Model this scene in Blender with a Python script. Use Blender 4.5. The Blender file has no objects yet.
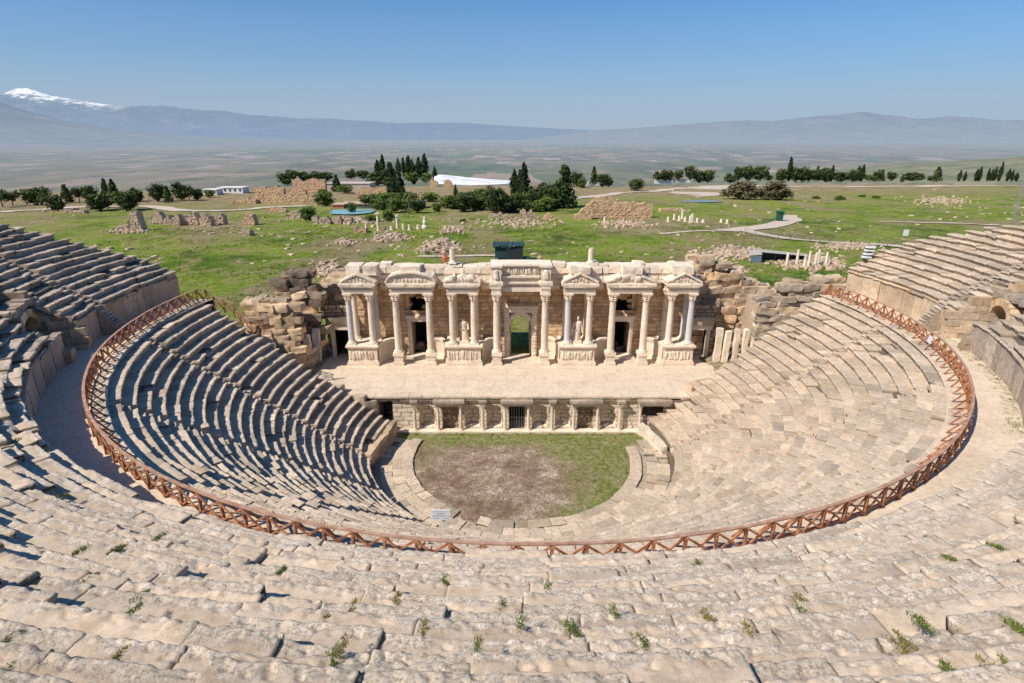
import bpy, math, random
from mathutils import Vector, noise, Matrix
import numpy as np
sin, cos, atan2, asin, radians, pi = math.sin, math.cos, math.atan2, math.asin, math.radians, math.pi
R = random.Random(7)
SC = bpy.context.scene
COL = SC.collection

# ------------------------------------------------------------------ camera geometry
F = 578.0; YH = 135.0; TH = math.atan((341.5-YH)/F)
def ray(x, y):
    dx = (x-512)/F; dy = (y-341.5)/F
    return Vector((dx, cos(TH)-dy*sin(TH), -(sin(TH)+dy*cos(TH))))
def at_h(x, y, h):
    d = ray(x, y); return d*(h/-d.z)
def at_y(x, y, Y):
    d = ray(x, y); return d*(Y/d.y)
def project(p):
    c = p.y*cos(TH)-p.z*sin(TH)
    if c < .3: return (-9999, -9999)
    v = -p.z*cos(TH)-p.y*sin(TH)
    return (512+F*p.x/c, 341.5+F*v/c)
C0 = Vector((0.94, 49.0, 0))           # centre of the orchestra circle
def pol(r, phi, z):
    return Vector((C0.x-r*cos(phi), C0.y-r*sin(phi), z))

def lerp(a, b, t): return a+(b-a)*t
def sstep(a, b, x):
    t = max(0, min(1, (x-a)/(b-a))); return t*t*(3-2*t)
def interp(tab, x):
    if x <= tab[0][0]: return tab[0][1]
    for (a, va), (b, vb) in zip(tab, tab[1:]):
        if x <= b: return lerp(va, vb, (x-a)/(b-a))
    return tab[-1][1]
# ------------------------------------------------------------------ object helpers
def tag(o, label=None, cat=None, group=None, kind=None):
    if label: o['label'] = label
    if cat: o['category'] = cat
    if group: o['group'] = group
    if label and len(label.split()) > 16: print('LONG', label)
    if kind: o['kind'] = kind
    elif cat: o['kind'] = 'thing'
    return o
def empty(name, loc, label=None, cat=None, group=None):
    o = bpy.data.objects.new(name, None); COL.objects.link(o); o.location = loc
    o.empty_display_size = .2
    return tag(o, label, cat, group)
class MB:
    def __init__(s): s.v = []; s.f = []; s.c = []; s.tint = (.5, 0, 0)
    def add(s, vs, fs, cs=None):
        n = len(s.v); s.v.extend(vs); s.f.extend([tuple(i+n for i in f) for f in fs])
        s.c.extend(cs if cs is not None else [s.tint]*len(vs))
    def grid(s, P, nu, nv, cs=None, close=False):
        # P row-major nu x nv
        fs = []
        for i in range(nu-1):
            for j in range(nv-1):
                a = i*nv+j; fs.append((a, a+nv, a+nv+1, a+1))
            if close:
                a = i*nv+nv-1; fs.append((a, a+nv, i*nv+nv, i*nv))
        s.add(P, fs, cs)
    def box(s, x0, x1, y0, y1, z0, z1, M=None, tint=None):
        vs = [Vector((x, y, z)) for x in (x0, x1) for y in (y0, y1) for z in (z0, z1)]
        if M is not None: vs = [M @ v for v in vs]
        s.add(vs, [(0, 1, 3, 2), (4, 6, 7, 5), (0, 4, 5, 1), (2, 3, 7, 6), (0, 2, 6, 4), (1, 5, 7, 3)], [tint or s.tint]*8)
    def rock(s, c, size, seed, n=4, amp=.06, rnd=.12, M=None, freq=1.3, tint=None, pil=0):
        # a rounded, chipped block: surface lattice of a cube
        idx = {}; vs = []; fs = []
        c = Vector(c); hx, hy, hz = size[0]/2, size[1]/2, size[2]/2
        mn = min(hx, hy, hz); off = Vector((seed*1.7 % 97, seed*3.1 % 89, seed*.7 % 83))
        def vert(i, j, k):
            key = (i, j, k)
            if key in idx: return idx[key]
            u, v, w = i/n*2-1, j/n*2-1, k/n*2-1
            q = Vector((u, v, w)); q2 = q.copy()
            L = q.length
            sph = q/L if L else q
            q2 = q.lerp(sph*1.15, rnd)
            p = Vector((q2.x*hx, q2.y*hy, q2.z*hz))
            nn = noise.noise_vector((p+off)*freq)
            p = p+nn*amp*2
            if M is not None: p = M @ p
            idx[key] = len(vs); vs.append(c+p); return idx[key]
        for a in range(n):
            for b in range(n):
                fs.append((vert(a, b, 0), vert(a, b+1, 0), vert(a+1, b+1, 0), vert(a+1, b, 0)))
                fs.append((vert(a, b, n), vert(a+1, b, n), vert(a+1, b+1, n), vert(a, b+1, n)))
                fs.append((vert(a, 0, b), vert(a+1, 0, b), vert(a+1, 0, b+1), vert(a, 0, b+1)))
                fs.append((vert(a, n, b), vert(a, n, b+1), vert(a+1, n, b+1), vert(a+1, n, b)))
                fs.append((vert(0, a, b), vert(0, a, b+1), vert(0, a+1, b+1), vert(0, a+1, b)))
                fs.append((vert(n, a, b), vert(n, a+1, b), vert(n, a+1, b+1), vert(n, a, b+1)))
        s.add(vs, fs, [tint or s.tint]*len(vs))
    def bar(s, a, b, w, h=None, up=Vector((0, 0, 1)), jit=0):
        a = Vector(a); b = Vector(b); h = h or w
        d = (b-a).normalized()
        sd = d.cross(up)
        if sd.length < 1e-4: sd = d.cross(Vector((0, 1, 0)))
        sd.normalize(); u = sd.cross(d).normalized()
        vs = [p+sd*(i*w/2)+u*(j*h/2) for p in (a, b) for i, j in ((-1, -1), (1, -1), (1, 1), (-1, 1))]
        s.add(vs, [(0, 1, 2, 3), (7, 6, 5, 4), (0, 4, 5, 1), (1, 5, 6, 2), (2, 6, 7, 3), (3, 7, 4, 0)])
    def lathe(s, c, prof, n=16, amp=0, seed=0, sx=1, sy=1, flute=0):
        c = Vector(c); P = []
        for (r, z) in prof:
            for k in range(n):
                a = 2*pi*k/n; rr = r*(1-flute*(k % 2))
                p = c+Vector((rr*cos(a)*sx, rr*sin(a)*sy, z))
                if amp: p += noise.noise_vector(p*2.1+Vector((seed, 0, 0)))*amp
                P.append(p)
        s.grid(P, len(prof), n, close=True)
        m = len(s.v)-n
        s.f.append(tuple(range(m, m+n)))
        m0 = len(s.v)-n*len(prof); s.f.append(tuple(reversed(range(m0, m0+n))))
    def prism(s, pts, y0, y1):
        # polygon in XZ extruded along Y
        n = len(pts); vs = [Vector((x, y0, z)) for x, z in pts]+[Vector((x, y1, z)) for x, z in pts]
        fs = [tuple(range(n)), tuple(reversed(range(n, 2*n)))]+[(i, i+n, (i+1) % n+n, (i+1) % n) for i in range(n)]
        s.add(vs, fs)
    def obj(s, name, mat, parent=None, loc=None, smooth=False, **kw):
        me = bpy.data.meshes.new(name)
        o = bpy.data.objects.new(name, me); COL.objects.link(o)
        base = Vector((0, 0, 0))
        if parent is not None:
            o.parent = parent
            q = parent; base = Vector((0, 0, 0))
            while q is not None: base = base+Vector(q.location); q = q.parent
        elif loc is not None: base = Vector(loc); o.location = base
        A = np.array([tuple(v) for v in s.v], dtype=np.float64)-np.array(tuple(base))
        me.from_pydata(A.tolist(), [], s.f)
        ca = me.color_attributes.new('Col', 'FLOAT_COLOR', 'POINT')
        cc = np.ones((len(s.v), 4), dtype=np.float32); cc[:, :3] = np.array(s.c, dtype=np.float32)
        ca.data.foreach_set('color', cc.ravel())
        if smooth: me.polygons.foreach_set('use_smooth', [True]*len(me.polygons))
        me.materials.append(mat); me.update()
        tag(o, kw.get('label'), kw.get('cat'), kw.get('group'), kw.get('kind'))
        return o

# ------------------------------------------------------------------ materials
def newmat(name):
    m = bpy.data.materials.new(name); m.use_nodes = True; nt = m.node_tree; nt.nodes.clear()
    return m, nt
class N:
    def __init__(s, nt): s.nt = nt
    def new(s, t, **kw):
        n = s.nt.nodes.new(t)
        for k, v in kw.items(): setattr(n, k, v)
        return n
    def link(s, a, b): s.nt.links.new(a, b)
    def val(s, sock, v):
        if isinstance(v, bpy.types.NodeSocket): s.link(v, sock)
        else: sock.default_value = v
    def pos(s, scale=(1, 1, 1)):
        g = s.new('ShaderNodeNewGeometry'); m = s.new('ShaderNodeMapping'); s.link(g.outputs['Position'], m.inputs[0])
        m.inputs['Scale'].default_value = scale; return m.outputs[0]
    def noise(s, v, scale, detail=4, rough=.55, dist=0):
        n = s.new('ShaderNodeTexNoise'); s.link(v, n.inputs['Vector']); n.inputs['Scale'].default_value = scale
        n.inputs['Detail'].default_value = detail; n.inputs['Roughness'].default_value = rough; n.inputs['Distortion'].default_value = dist
        return n.outputs['Fac']
    def vor(s, v, scale, feature='F1', out='Distance', metric='EUCLIDEAN', rnd=1.0):
        n = s.new('ShaderNodeTexVoronoi', feature=feature); 
        if feature != 'DISTANCE_TO_EDGE': n.distance = metric
        s.link(v, n.inputs['Vector']); n.inputs['Scale'].default_value = scale; n.inputs['Randomness'].default_value = rnd
        return n.outputs[out]
    def ramp(s, f, stops, interp='LINEAR'):
        n = s.new('ShaderNodeValToRGB'); s.link(f, n.inputs[0]); cr = n.color_ramp; cr.interpolation = interp
        while len(cr.elements) < len(stops): cr.elements.new(.5)
        for e, (p, c) in zip(cr.elements, stops):
            e.position = p; e.color = (c[0], c[1], c[2], 1) if isinstance(c, (tuple, list)) else (c, c, c, 1)
        return n.outputs[0]
    def mix(s, f, a, b, mode='MIX'):
        n = s.new('ShaderNodeMix', data_type='RGBA', blend_type=mode)
        s.val(n.inputs['Factor'], f)
        for k, v in ((6, a), (7, b)):
            if isinstance(v, bpy.types.NodeSocket): s.link(v, n.inputs[k])
            else: n.inputs[k].default_value = (v[0], v[1], v[2], 1)
        return n.outputs[2]
    def math(s, op, a, b=0.0, clamp=False):
        n = s.new('ShaderNodeMath', operation=op, use_clamp=clamp); s.val(n.inputs[0], a); s.val(n.inputs[1], b); return n.outputs[0]
    def maprange(s, v, a, b, c=0, d=1):
        n = s.new('ShaderNodeMapRange'); s.link(v, n.inputs[0])
        for i, x in enumerate((a, b, c, d)): n.inputs[i+1].default_value = x
        return n.outputs[0]
    def sep(s, v):
        n = s.new('ShaderNodeSeparateXYZ'); s.link(v, n.inputs[0]); return n.outputs
    def attr(s):
        n = s.new('ShaderNodeAttribute', attribute_name='Col'); m = s.new('ShaderNodeSeparateColor'); s.link(n.outputs['Color'], m.inputs[0]); return m.outputs
    def out(s, color, rough=.9, bump=None, bstr=.5, bdist=.05, spec=.2, emis=None, emfac=None, metal=0):
        b = s.new('ShaderNodeBsdfPrincipled'); s.val(b.inputs['Roughness'], rough)
        if isinstance(color, bpy.types.NodeSocket): s.link(color, b.inputs['Base Color'])
        else: b.inputs['Base Color'].default_value = (*color, 1)
        b.inputs['Specular IOR Level'].default_value = spec; b.inputs['Metallic'].default_value = metal
        if bump is not None:
            q = s.new('ShaderNodeBump'); s.link(bump, q.inputs['Height']); q.inputs['Strength'].default_value = bstr; q.inputs['Distance'].default_value = bdist
            s.link(q.outputs[0], b.inputs['Normal'])
        o = s.new('ShaderNodeOutputMaterial'); sh = b.outputs[0]
        if emis is not None:
            e = s.new('ShaderNodeEmission')
            if isinstance(emis, bpy.types.NodeSocket): s.link(emis, e.inputs[0])
            else: e.inputs[0].default_value = (*emis, 1)
            x = s.new('ShaderNodeMixShader'); s.link(emfac, x.inputs[0]); s.link(sh, x.inputs[1]); s.link(e.outputs[0], x.inputs[2]); sh = x.outputs[0]
        s.link(sh, o.inputs[0]); return b

def stone(name, light, mid, dark, lichen=(.2, .19, .17), lich=.35, tint=.35, bump=.6, bdist=.04, joint=(.06, .05, .035), fine=1.0, warm=None, warmth=0.0, green=.0, crust=False):
    m, nt = newmat(name); n = N(nt); p = n.pos()
    a = n.noise(p, .55, 7, .62); b = n.noise(p, 4.5, 9, .68); c = n.noise(p, 23*fine, 8, .7, .4)
    base = n.ramp(a, [(.3, dark), (.48, mid), (.66, light)])
    base = n.mix(.62, base, n.ramp(b, [(.3, dark), (.47, mid), (.62, light)]))
    at = n.attr()
    br = n.maprange(at[0], 0, 1, 1-tint, 1+tint*.35)
    brc = n.new('ShaderNodeCombineColor'); [n.link(br, brc.inputs[i]) for i in range(3)]
    base = n.mix(1.0, base, brc.outputs[0], 'MULTIPLY')
    if warm:
        w = n.noise(p, .9, 4, .6); wf = n.ramp(w, [(.46, 0), (.6, warmth)])
        tw = n.ramp(at[0], [(0.15, 0), (.3, 1), (.5, .15), (.8, .8)])
        base = n.mix(n.math('MULTIPLY', wf, tw), base, warm)
    # lichen blotches and dark pits
    lf = n.ramp(n.noise(p, 2.3, 10, .78, .3), [(.5, 0), (.62, lich)])
    base = n.mix(lf, base, lichen)
    pit = n.ramp(c, [(.27, .68), (.42, 0)])
    base = n.mix(pit, base, tuple(x*.35 for x in dark))
    wh = n.ramp(n.noise(p, 9, 8, .75), [(.58, 0), (.7, .5)])
    base = n.mix(wh, base, tuple(min(.8, x*1.25) for x in light))
    if crust:
        # smooth trodden tan treads behind, pale pitted crust along the nosings and over some slabs
        e = n.math('ADD', at[2], n.math('MULTIPLY', n.math('SUBTRACT', n.noise(p, 1.3, 9, .72), .5), 2.2))
        e = n.math('ADD', e, n.math('MULTIPLY', n.math('SUBTRACT', at[0], .6), .5))
        tr = n.ramp(e, [(.14, 0), (.36, 1)])
        fn = n.noise(p, 17, 10, .85)
        crustc = n.ramp(fn, [(.39, (.24, .18, .12)), (.445, (.55, .44, .325)), (.50, (.74, .615, .475)), (.58, (.88, .79, .66))])
        gc = n.ramp(n.noise(p, 5.5, 10, .85), [(.54, 0), (.62, .4)]); crustc = n.mix(gc, crustc, (.48, .41, .325))
        og = n.ramp(n.noise(p, 9, 8, .8, .5), [(.6, 0), (.65, .7)]); crustc = n.mix(og, crustc, (.60, .37, .16))
        tanc = n.ramp(n.noise(p, 2.2, 8, .7), [(.38, (.44, .32, .215)), (.5, (.59, .45, .32)), (.6, (.70, .56, .42))])
        tanc = n.mix(n.ramp(n.noise(p, 30, 8, .85), [(.41, .8), (.49, 0)]), tanc, (.30, .225, .155))
        tanc = n.mix(n.ramp(n.noise(p, 4, 10, .85), [(.54, 0), (.62, .6)]), tanc, (.76, .66, .53))
        tanc = n.mix(n.ramp(n.noise(p, .8, 10, .8, .4), [(.5, 0), (.6, .55)]), tanc, (.42, .37, .31))
        tanc = n.mix(n.ramp(n.noise(p, 2.8, 10, .82, .6), [(.38, .5), (.45, 0)]), tanc, (.46, .36, .27))
        tanc = n.mix(.25, tanc, base)
        base = n.mix(tr, crustc, tanc)
        base = n.mix(1.0, base, brc.outputs[0], 'MULTIPLY')
    if green:
        g = n.ramp(n.noise(p, 1.1, 8, .75), [(.6, 0), (.68, green)])
        base = n.mix(g, base, (.10, .13, .03))
    base = n.mix(at[1], base, joint)
    h = n.math('ADD', n.math('MULTIPLY', b, 1.0), n.math('MULTIPLY', c, .45))
    h = n.math('ADD', h, n.math('MULTIPLY', n.ramp(n.vor(p, 7), [(0, 0), (.5, 1)]), .25))
    if crust: h = n.math('MULTIPLY', n.math('ADD', n.math('MULTIPLY', b, .6), n.math('MULTIPLY', fn, 1.1)), n.maprange(tr, 0, 1, 1, .4))
    n.out(base, .92, h, bump, bdist, .15)
    return m
def wood_mat():
    m, nt = newmat('redwood'); n = N(nt); p = n.pos()
    c = n.ramp(n.noise(p, 3, 6, .7), [(.38, (.16, .055, .025)), (.5, (.41, .145, .055)), (.6, (.54, .26, .13))])
    c = n.mix(n.ramp(n.noise(p, 14, 6, .7), [(.45, 0), (.7, .5)]), c, (.3, .2, .13))
    n.out(c, .7, n.noise(p, 30, 4), .4, .01, .25); return m
def rail_mat():
    m, nt = newmat('weathered_handrail_wood'); n = N(nt); p = n.pos()
    c = n.ramp(n.noise(p, 2, 6, .7), [(.3, (.26, .13, .08)), (.5, (.42, .25, .17)), (.7, (.52, .37, .28))])
    n.out(c, .75, n.noise(p, 30, 4), .4, .01, .25); return m
def flat(name, col, rough=.7, var=.25, scale=3, metal=0, bump=.2):
    m, nt = newmat(name); n = N(nt); p = n.pos()
    nz = n.noise(p, scale, 6, .65)
    c = n.ramp(nz, [(.25, tuple(x*(1-var) for x in col)), (.75, tuple(min(1, x*(1+var)) for x in col))])
    n.out(c, rough, n.noise(p, scale*6, 4), bump, .02, .3, metal=metal); return m

M = {}
M['fore'] = stone('worn_travertine', (.82, .70, .55), (.70, .565, .425), (.44, .34, .24), lich=.28, tint=.22, bump=.85, bdist=.034, lichen=(.36, .33, .29), crust=True, warm=(.45, .28, .13), warmth=.3, joint=(.085, .075, .03))
M['seat'] = stone('seat_marble', (.72, .60, .46), (.60, .48, .355), (.36, .29, .215), lich=.5, tint=.38, lichen=(.28, .26, .24), bump=.7, warm=(.5, .3, .14), warmth=.35, joint=(.07, .06, .04))
M['upper'] = stone('upper_marble', (.66, .54, .42), (.52, .42, .32), (.26, .21, .16), lich=.55, tint=.45, lichen=(.18, .17, .16), bump=.8, warm=(.42, .26, .13), warmth=.3, joint=(.04, .036, .03), green=.35)
M['paving'] = stone('paving', (.78, .65, .50), (.68, .55, .41), (.48, .37, .26), lich=.2, tint=.18, bump=.6, joint=(.22, .17, .12))
M['marble'] = stone('white_marble', (.87, .77, .63), (.79, .67, .525), (.54, .42, .30), lich=.15, tint=.22, lichen=(.35, .3, .26), bump=.6, warm=(.5, .28, .12), warmth=.25, joint=(.2, .14, .09))
M['bluemarble'] = stone('blue_grey_marble', (.72, .68, .64), (.62, .60, .58), (.42, .42, .43), lich=.2, tint=.2, bump=.3)
M['ochre'] = stone('ochre_ashlar', (.84, .68, .49), (.76, .54, .32), (.52, .33, .17), lich=.15, tint=.45, lichen=(.32, .25, .19), bump=.7, warm=(.5, .24, .08), warmth=.5, joint=(.36, .23, .13))
M['tan'] = stone('tan_ashlar', (.70, .55, .39), (.58, .44, .30), (.32, .23, .15), lich=.4, tint=.42, lichen=(.24, .22, .2), bump=.8, warm=(.5, .27, .1), warmth=.6, joint=(.07, .05, .035))
M['grey'] = stone('dark_weathered_stone', (.38, .3, .22), (.26, .2, .15), (.1, .08, .065), lich=.6, tint=.45, lichen=(.1, .095, .09), bump=.9, warm=(.42, .22, .08), warmth=.5, joint=(.03, .025, .02))
M['kerbstone'] = stone('kerb_stone', (.66, .54, .41), (.54, .42, .31), (.3, .235, .17), lich=.5, tint=.4, lichen=(.27, .25, .2), bump=.7, green=.35, joint=(.09, .08, .04))
M['core'] = stone('rubble_earth', (.2, .16, .11), (.13, .1, .07), (.06, .05, .035), lich=.2, tint=.2, green=.5)
M['farstone'] = stone('distant_ruin_stone', (.72, .57, .43), (.58, .43, .31), (.34, .25, .18), lich=.25, tint=.35, bump=.5, bdist=.15, warm=(.62, .37, .19), warmth=.55, joint=(.1, .08, .06))
M['farochre'] = stone('distant_ochre_ruin', (.78, .58, .4), (.66, .43, .26), (.36, .23, .13), lich=.2, tint=.35, bump=.5, bdist=.15, warm=(.68, .36, .16), warmth=.7, joint=(.12, .08, .05))
M['wood'] = wood_mat(); M['rail'] = rail_mat()
M['dark'] = flat('painted_shade', (.012, .010, .008), .95)  # near-black colour standing in for the shade inside openings
M['iron'] = flat('dark_iron', (.06, .06, .065), .6, metal=.5)
M['galv'] = flat('galvanised_metal', (.4, .42, .45), .45, metal=.4)
M['white'] = flat('white_paint', (.78, .79, .8), .6, .04)
M['ink'] = flat('grey_ink', (.42, .47, .55), .7, .1)
M['teal'] = flat('teal_sheet', (.025, .06, .07), .6)
M['tarp'] = flat('dark_tarpaulin', (.028, .035, .045), .6)
M['bluegrey'] = flat('blue_grey_sheet', (.17, .22, .26), .5)
M['sheetroof'] = flat('weathered_sheet_roof', (.42, .38, .34), .8)
M['clay'] = flat('terracotta', (.5, .17, .09), .8)
M['roof'] = flat('pale_flat_roof', (.55, .4, .29), .8, .15, .3)
M['museum'] = flat('pale_vault_roof', (.5, .42, .36), .85, .2, .3)
M['whitewash'] = flat('whitewashed_wall', (.72, .7, .68), .8, .06, .5)
M['green'] = flat('green_netting', (.02, .1, .06), .8)
M['bark'] = flat('bark', (.12, .085, .06), .95)
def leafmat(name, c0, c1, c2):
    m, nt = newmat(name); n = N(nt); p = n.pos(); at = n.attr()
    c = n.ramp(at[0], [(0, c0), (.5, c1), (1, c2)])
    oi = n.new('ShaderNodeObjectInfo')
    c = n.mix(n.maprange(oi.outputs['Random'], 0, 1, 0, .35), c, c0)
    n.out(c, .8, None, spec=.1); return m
M['pine'] = leafmat('pine_needles', (.022, .038, .014), (.055, .082, .028), (.14, .18, .055))
M['cypress'] = leafmat('cypress_foliage', (.010, .024, .011), (.028, .05, .018), (.06, .09, .03))
M['leaf'] = leafmat('broad_leaves', (.03, .06, .014), (.10, .155, .03), (.19, .26, .06))
M['shrubm'] = leafmat('brownish_shrub', (.045, .045, .022), (.11, .10, .05), (.2, .165, .09))
M['weed'] = leafmat('green_weeds', (.06, .09, .015), (.13, .18, .03), (.24, .28, .06))
M['dryweed'] = leafmat('dry_weeds', (.14, .12, .03), (.26, .21, .06), (.36, .3, .1))

HAZE = (.375, .455, .565)  # airlight colour that far surfaces emit to imitate haze
def ground_mat():
    m, nt = newmat('meadow'); n = N(nt); p = n.pos(); s = n.sep(p)
    ps = n.pos((1, .45, 1))
    g = n.ramp(n.noise(p, .055, 9, .66, .3), [(.34, (.085, .15, .02)), (.44, (.18, .28, .03)), (.54, (.29, .37, .05)), (.64, (.36, .34, .10))])
    g = n.mix(n.ramp(n.noise(p, .9, 8, .75), [(.38, .75), (.52, 0)]), g, (.05, .09, .012))
    g = n.mix(n.ramp(n.noise(p, .22, 9, .75), [(.49, 0), (.58, .7)]), g, (.38, .30, .15))
    tan = n.ramp(n.noise(p, .12, 9, .75), [(.3, (.21, .19, .06)), (.5, (.36, .27, .155)), (.7, (.46, .36, .25))])
    # drier ground farther out on the plateau and on its western side
    d = n.math('ADD', s[1], n.math('MULTIPLY', s[0], -.35))
    dn = n.math('ADD', d, n.math('MULTIPLY', n.noise(ps, .012, 6, .65), 330))
    f = n.maprange(dn, 400, 520)
    f2 = n.ramp(n.noise(ps, .03, 9, .72), [(.50, 0), (.57, .85)])
    g = n.mix(n.math('MAXIMUM', f, f2), g, tan)
    g = n.mix(n.ramp(n.noise(p, 2.2, 8, .8), [(.36, .65), (.5, 0)]), g, (.05, .085, .012))
    g = n.mix(n.ramp(n.noise(p, .3, 12, .85), [(.6, 0), (.66, .85)]), g, (.52, .42, .34))
    red = n.ramp(n.noise(ps, .07, 6, .7), [(.64, 0), (.7, .5)]); g = n.mix(red, g, (.28, .12, .06))
    h = n.math('ADD', n.noise(p, 1.2, 8, .75), n.noise(p, .25, 6, .7))
    n.out(g, .95, h, 1.0, .8, .05); return m
M['ground'] = ground_mat()
def orch_mat():
    m, nt = newmat('orchestra_earth'); n = N(nt); p = n.pos(); s = n.sep(p)
    dirt = n.ramp(n.noise(p, .6, 12, .82), [(.36, (.13, .085, .055)), (.46, (.26, .18, .125)), (.54, (.38, .29, .21)), (.62, (.6, .5, .4))])
    dirt = n.mix(n.ramp(n.noise(p, 6, 8, .8), [(.45, .85), (.5, 0)]), dirt, (.13, .09, .06))
    grass = n.ramp(n.noise(p, 2.5, 8, .75), [(.4, (.06, .095, .02)), (.5, (.15, .195, .04)), (.58, (.28, .25, .10))])
    v = n.new('ShaderNodeVectorMath', operation='DISTANCE'); n.link(p, v.inputs[0]); v.inputs[1].default_value = (-.6, 44.5, -29.2)
    e = n.math('ADD', v.outputs['Value'], n.math('MULTIPLY', n.noise(p, .5, 8, .7), 10))
    e = n.math('ADD', e, n.math('MULTIPLY', n.math('SUBTRACT', s[0], -.6), .25))
    f = n.maprange(e, 10.2, 15.0)
    f = n.math('MAXIMUM', f, n.ramp(n.noise(p, .8, 8, .75), [(.55, 0), (.64, .4)]))
    gn = n.ramp(n.noise(p, 1.6, 8, .8), [(.38, .25), (.55, 1)])
    v2 = n.new('ShaderNodeVectorMath', operation='DISTANCE'); n.link(p, v2.inputs[0]); v2.inputs[1].default_value = (.94, 49, -29.2)
    ring = n.math('MULTIPLY', n.maprange(v2.outputs['Value'], 10.9, 11.3), n.maprange(s[1], 52.2, 50.5))
    dirt = n.mix(n.math('MULTIPLY', ring, .75), dirt, n.ramp(n.noise(p, 2.2, 10, .8), [(.4, (.3, .22, .15)), (.55, (.6, .49, .37))]))
    f = n.math('MULTIPLY', f, n.math('SUBTRACT', 1.0, n.math('MULTIPLY', ring, .85)))
    f = n.math('MAXIMUM', f, n.maprange(n.math('ADD', s[1], n.math('MULTIPLY', n.noise(p, 1.1, 8, .75), 3.0)), 51.6, 53.0))
    c = n.mix(n.math('MULTIPLY', f, gn), dirt, grass)
    n.out(c, .95, n.noise(p, 5, 9, .8), .8, .08, .05); return m
M['orch'] = orch_mat()
def path_mat():
    m, nt = newmat('pale_gravel'); n = N(nt); p = n.pos()
    n.out(n.ramp(n.noise(p, .5, 8, .7), [(.3, (.46, .37, .28)), (.7, (.64, .54, .44))]), .95, n.noise(p, 8, 4), .3, .05); return m
M['path'] = path_mat()
def haze_nodes(n, k, mx=1.0, lo=0.0):  # aerial haze painted in: share of emission grows with distance from origin
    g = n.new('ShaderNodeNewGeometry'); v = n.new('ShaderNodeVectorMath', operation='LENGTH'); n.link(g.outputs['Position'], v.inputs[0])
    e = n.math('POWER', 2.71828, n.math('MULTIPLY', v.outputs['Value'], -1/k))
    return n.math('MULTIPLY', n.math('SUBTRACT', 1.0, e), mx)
def plain_mat():
    m, nt = newmat('farmland_plain'); n = N(nt); p = n.pos((1, .42, 1))
    wv = n.new('ShaderNodeTexNoise'); n.link(p, wv.inputs['Vector']); wv.inputs['Scale'].default_value = .0012; wv.inputs['Detail'].default_value = 4
    pp = n.new('ShaderNodeVectorMath', operation='MULTIPLY_ADD'); n.link(wv.outputs['Color'], pp.inputs[0]); pp.inputs[1].default_value = (350, 250, 0); n.link(p, pp.inputs[2])
    cell = n.vor(pp.outputs[0], 1/150, 'F1', 'Color', 'CHEBYCHEV', .85)
    cs = n.new('ShaderNodeSeparateColor'); n.link(cell, cs.inputs[0])
    c = n.ramp(cs.outputs[0], [(0, (.04, .07, .03)), (.22, (.085, .13, .045)), (.45, (.22, .165, .10)), (.6, (.32, .23, .16)), (.74, (.08, .12, .045)), (.95, (.46, .38, .31))], 'CONSTANT')
    zone = n.ramp(n.noise(p, .0004, 5, .6), [(.4, 0), (.6, 1)])
    c = n.mix(n.math('MULTIPLY', zone, .6), c, (.30, .21, .155))
    c = n.mix(n.ramp(n.noise(p, .004, 8, .75), [(.5, 0), (.62, .75)]), c, (.035, .06, .03))
    c = n.mix(n.ramp(n.noise(p, .011, 10, .85), [(.62, 0), (.66, .8)]), c, (.6, .52, .46))
    c = n.mix(n.ramp(n.noise(p, .013, 10, .85), [(.36, .8), (.42, 0)]), c, (.02, .035, .02))
    n.out(c, 1, spec=0, emis=HAZE, emfac=haze_nodes(n, 9800, .96)); return m  # fields fade into painted haze, a glow and not their own colour
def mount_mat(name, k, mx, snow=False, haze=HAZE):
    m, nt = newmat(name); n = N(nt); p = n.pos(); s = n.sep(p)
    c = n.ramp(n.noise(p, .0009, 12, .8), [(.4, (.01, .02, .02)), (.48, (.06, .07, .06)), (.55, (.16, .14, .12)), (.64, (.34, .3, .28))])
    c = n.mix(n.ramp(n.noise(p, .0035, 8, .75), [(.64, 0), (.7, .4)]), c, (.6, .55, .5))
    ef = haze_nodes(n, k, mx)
    lowf = n.maprange(s[2], -215, 1300, .55, 0)  # more painted haze towards the foot of the slopes
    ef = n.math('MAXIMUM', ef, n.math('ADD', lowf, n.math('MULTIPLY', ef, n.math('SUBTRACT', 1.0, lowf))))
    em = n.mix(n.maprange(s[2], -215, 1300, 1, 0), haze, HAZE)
    if snow:
        z = n.math('ADD', s[2], n.math('MULTIPLY', n.math('SUBTRACT', n.noise(p, .0014, 12, .8), .5), 2600))
        z = n.math('ADD', z, n.math('MULTIPLY', n.math('ADD', s[0], 24500.0), .13))
        sf = n.math('MULTIPLY', n.maprange(z, 1600, 1900), n.maprange(s[0], -20800, -23500))
        c = n.mix(sf, c, (.9, .92, .95))
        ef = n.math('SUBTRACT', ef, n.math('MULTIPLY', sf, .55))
        em = n.mix(sf, haze, (.75, .8, .87))  # brightness of the sunlit snow put in as emission too
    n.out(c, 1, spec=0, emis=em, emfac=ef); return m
M['plain'] = plain_mat()

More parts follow.
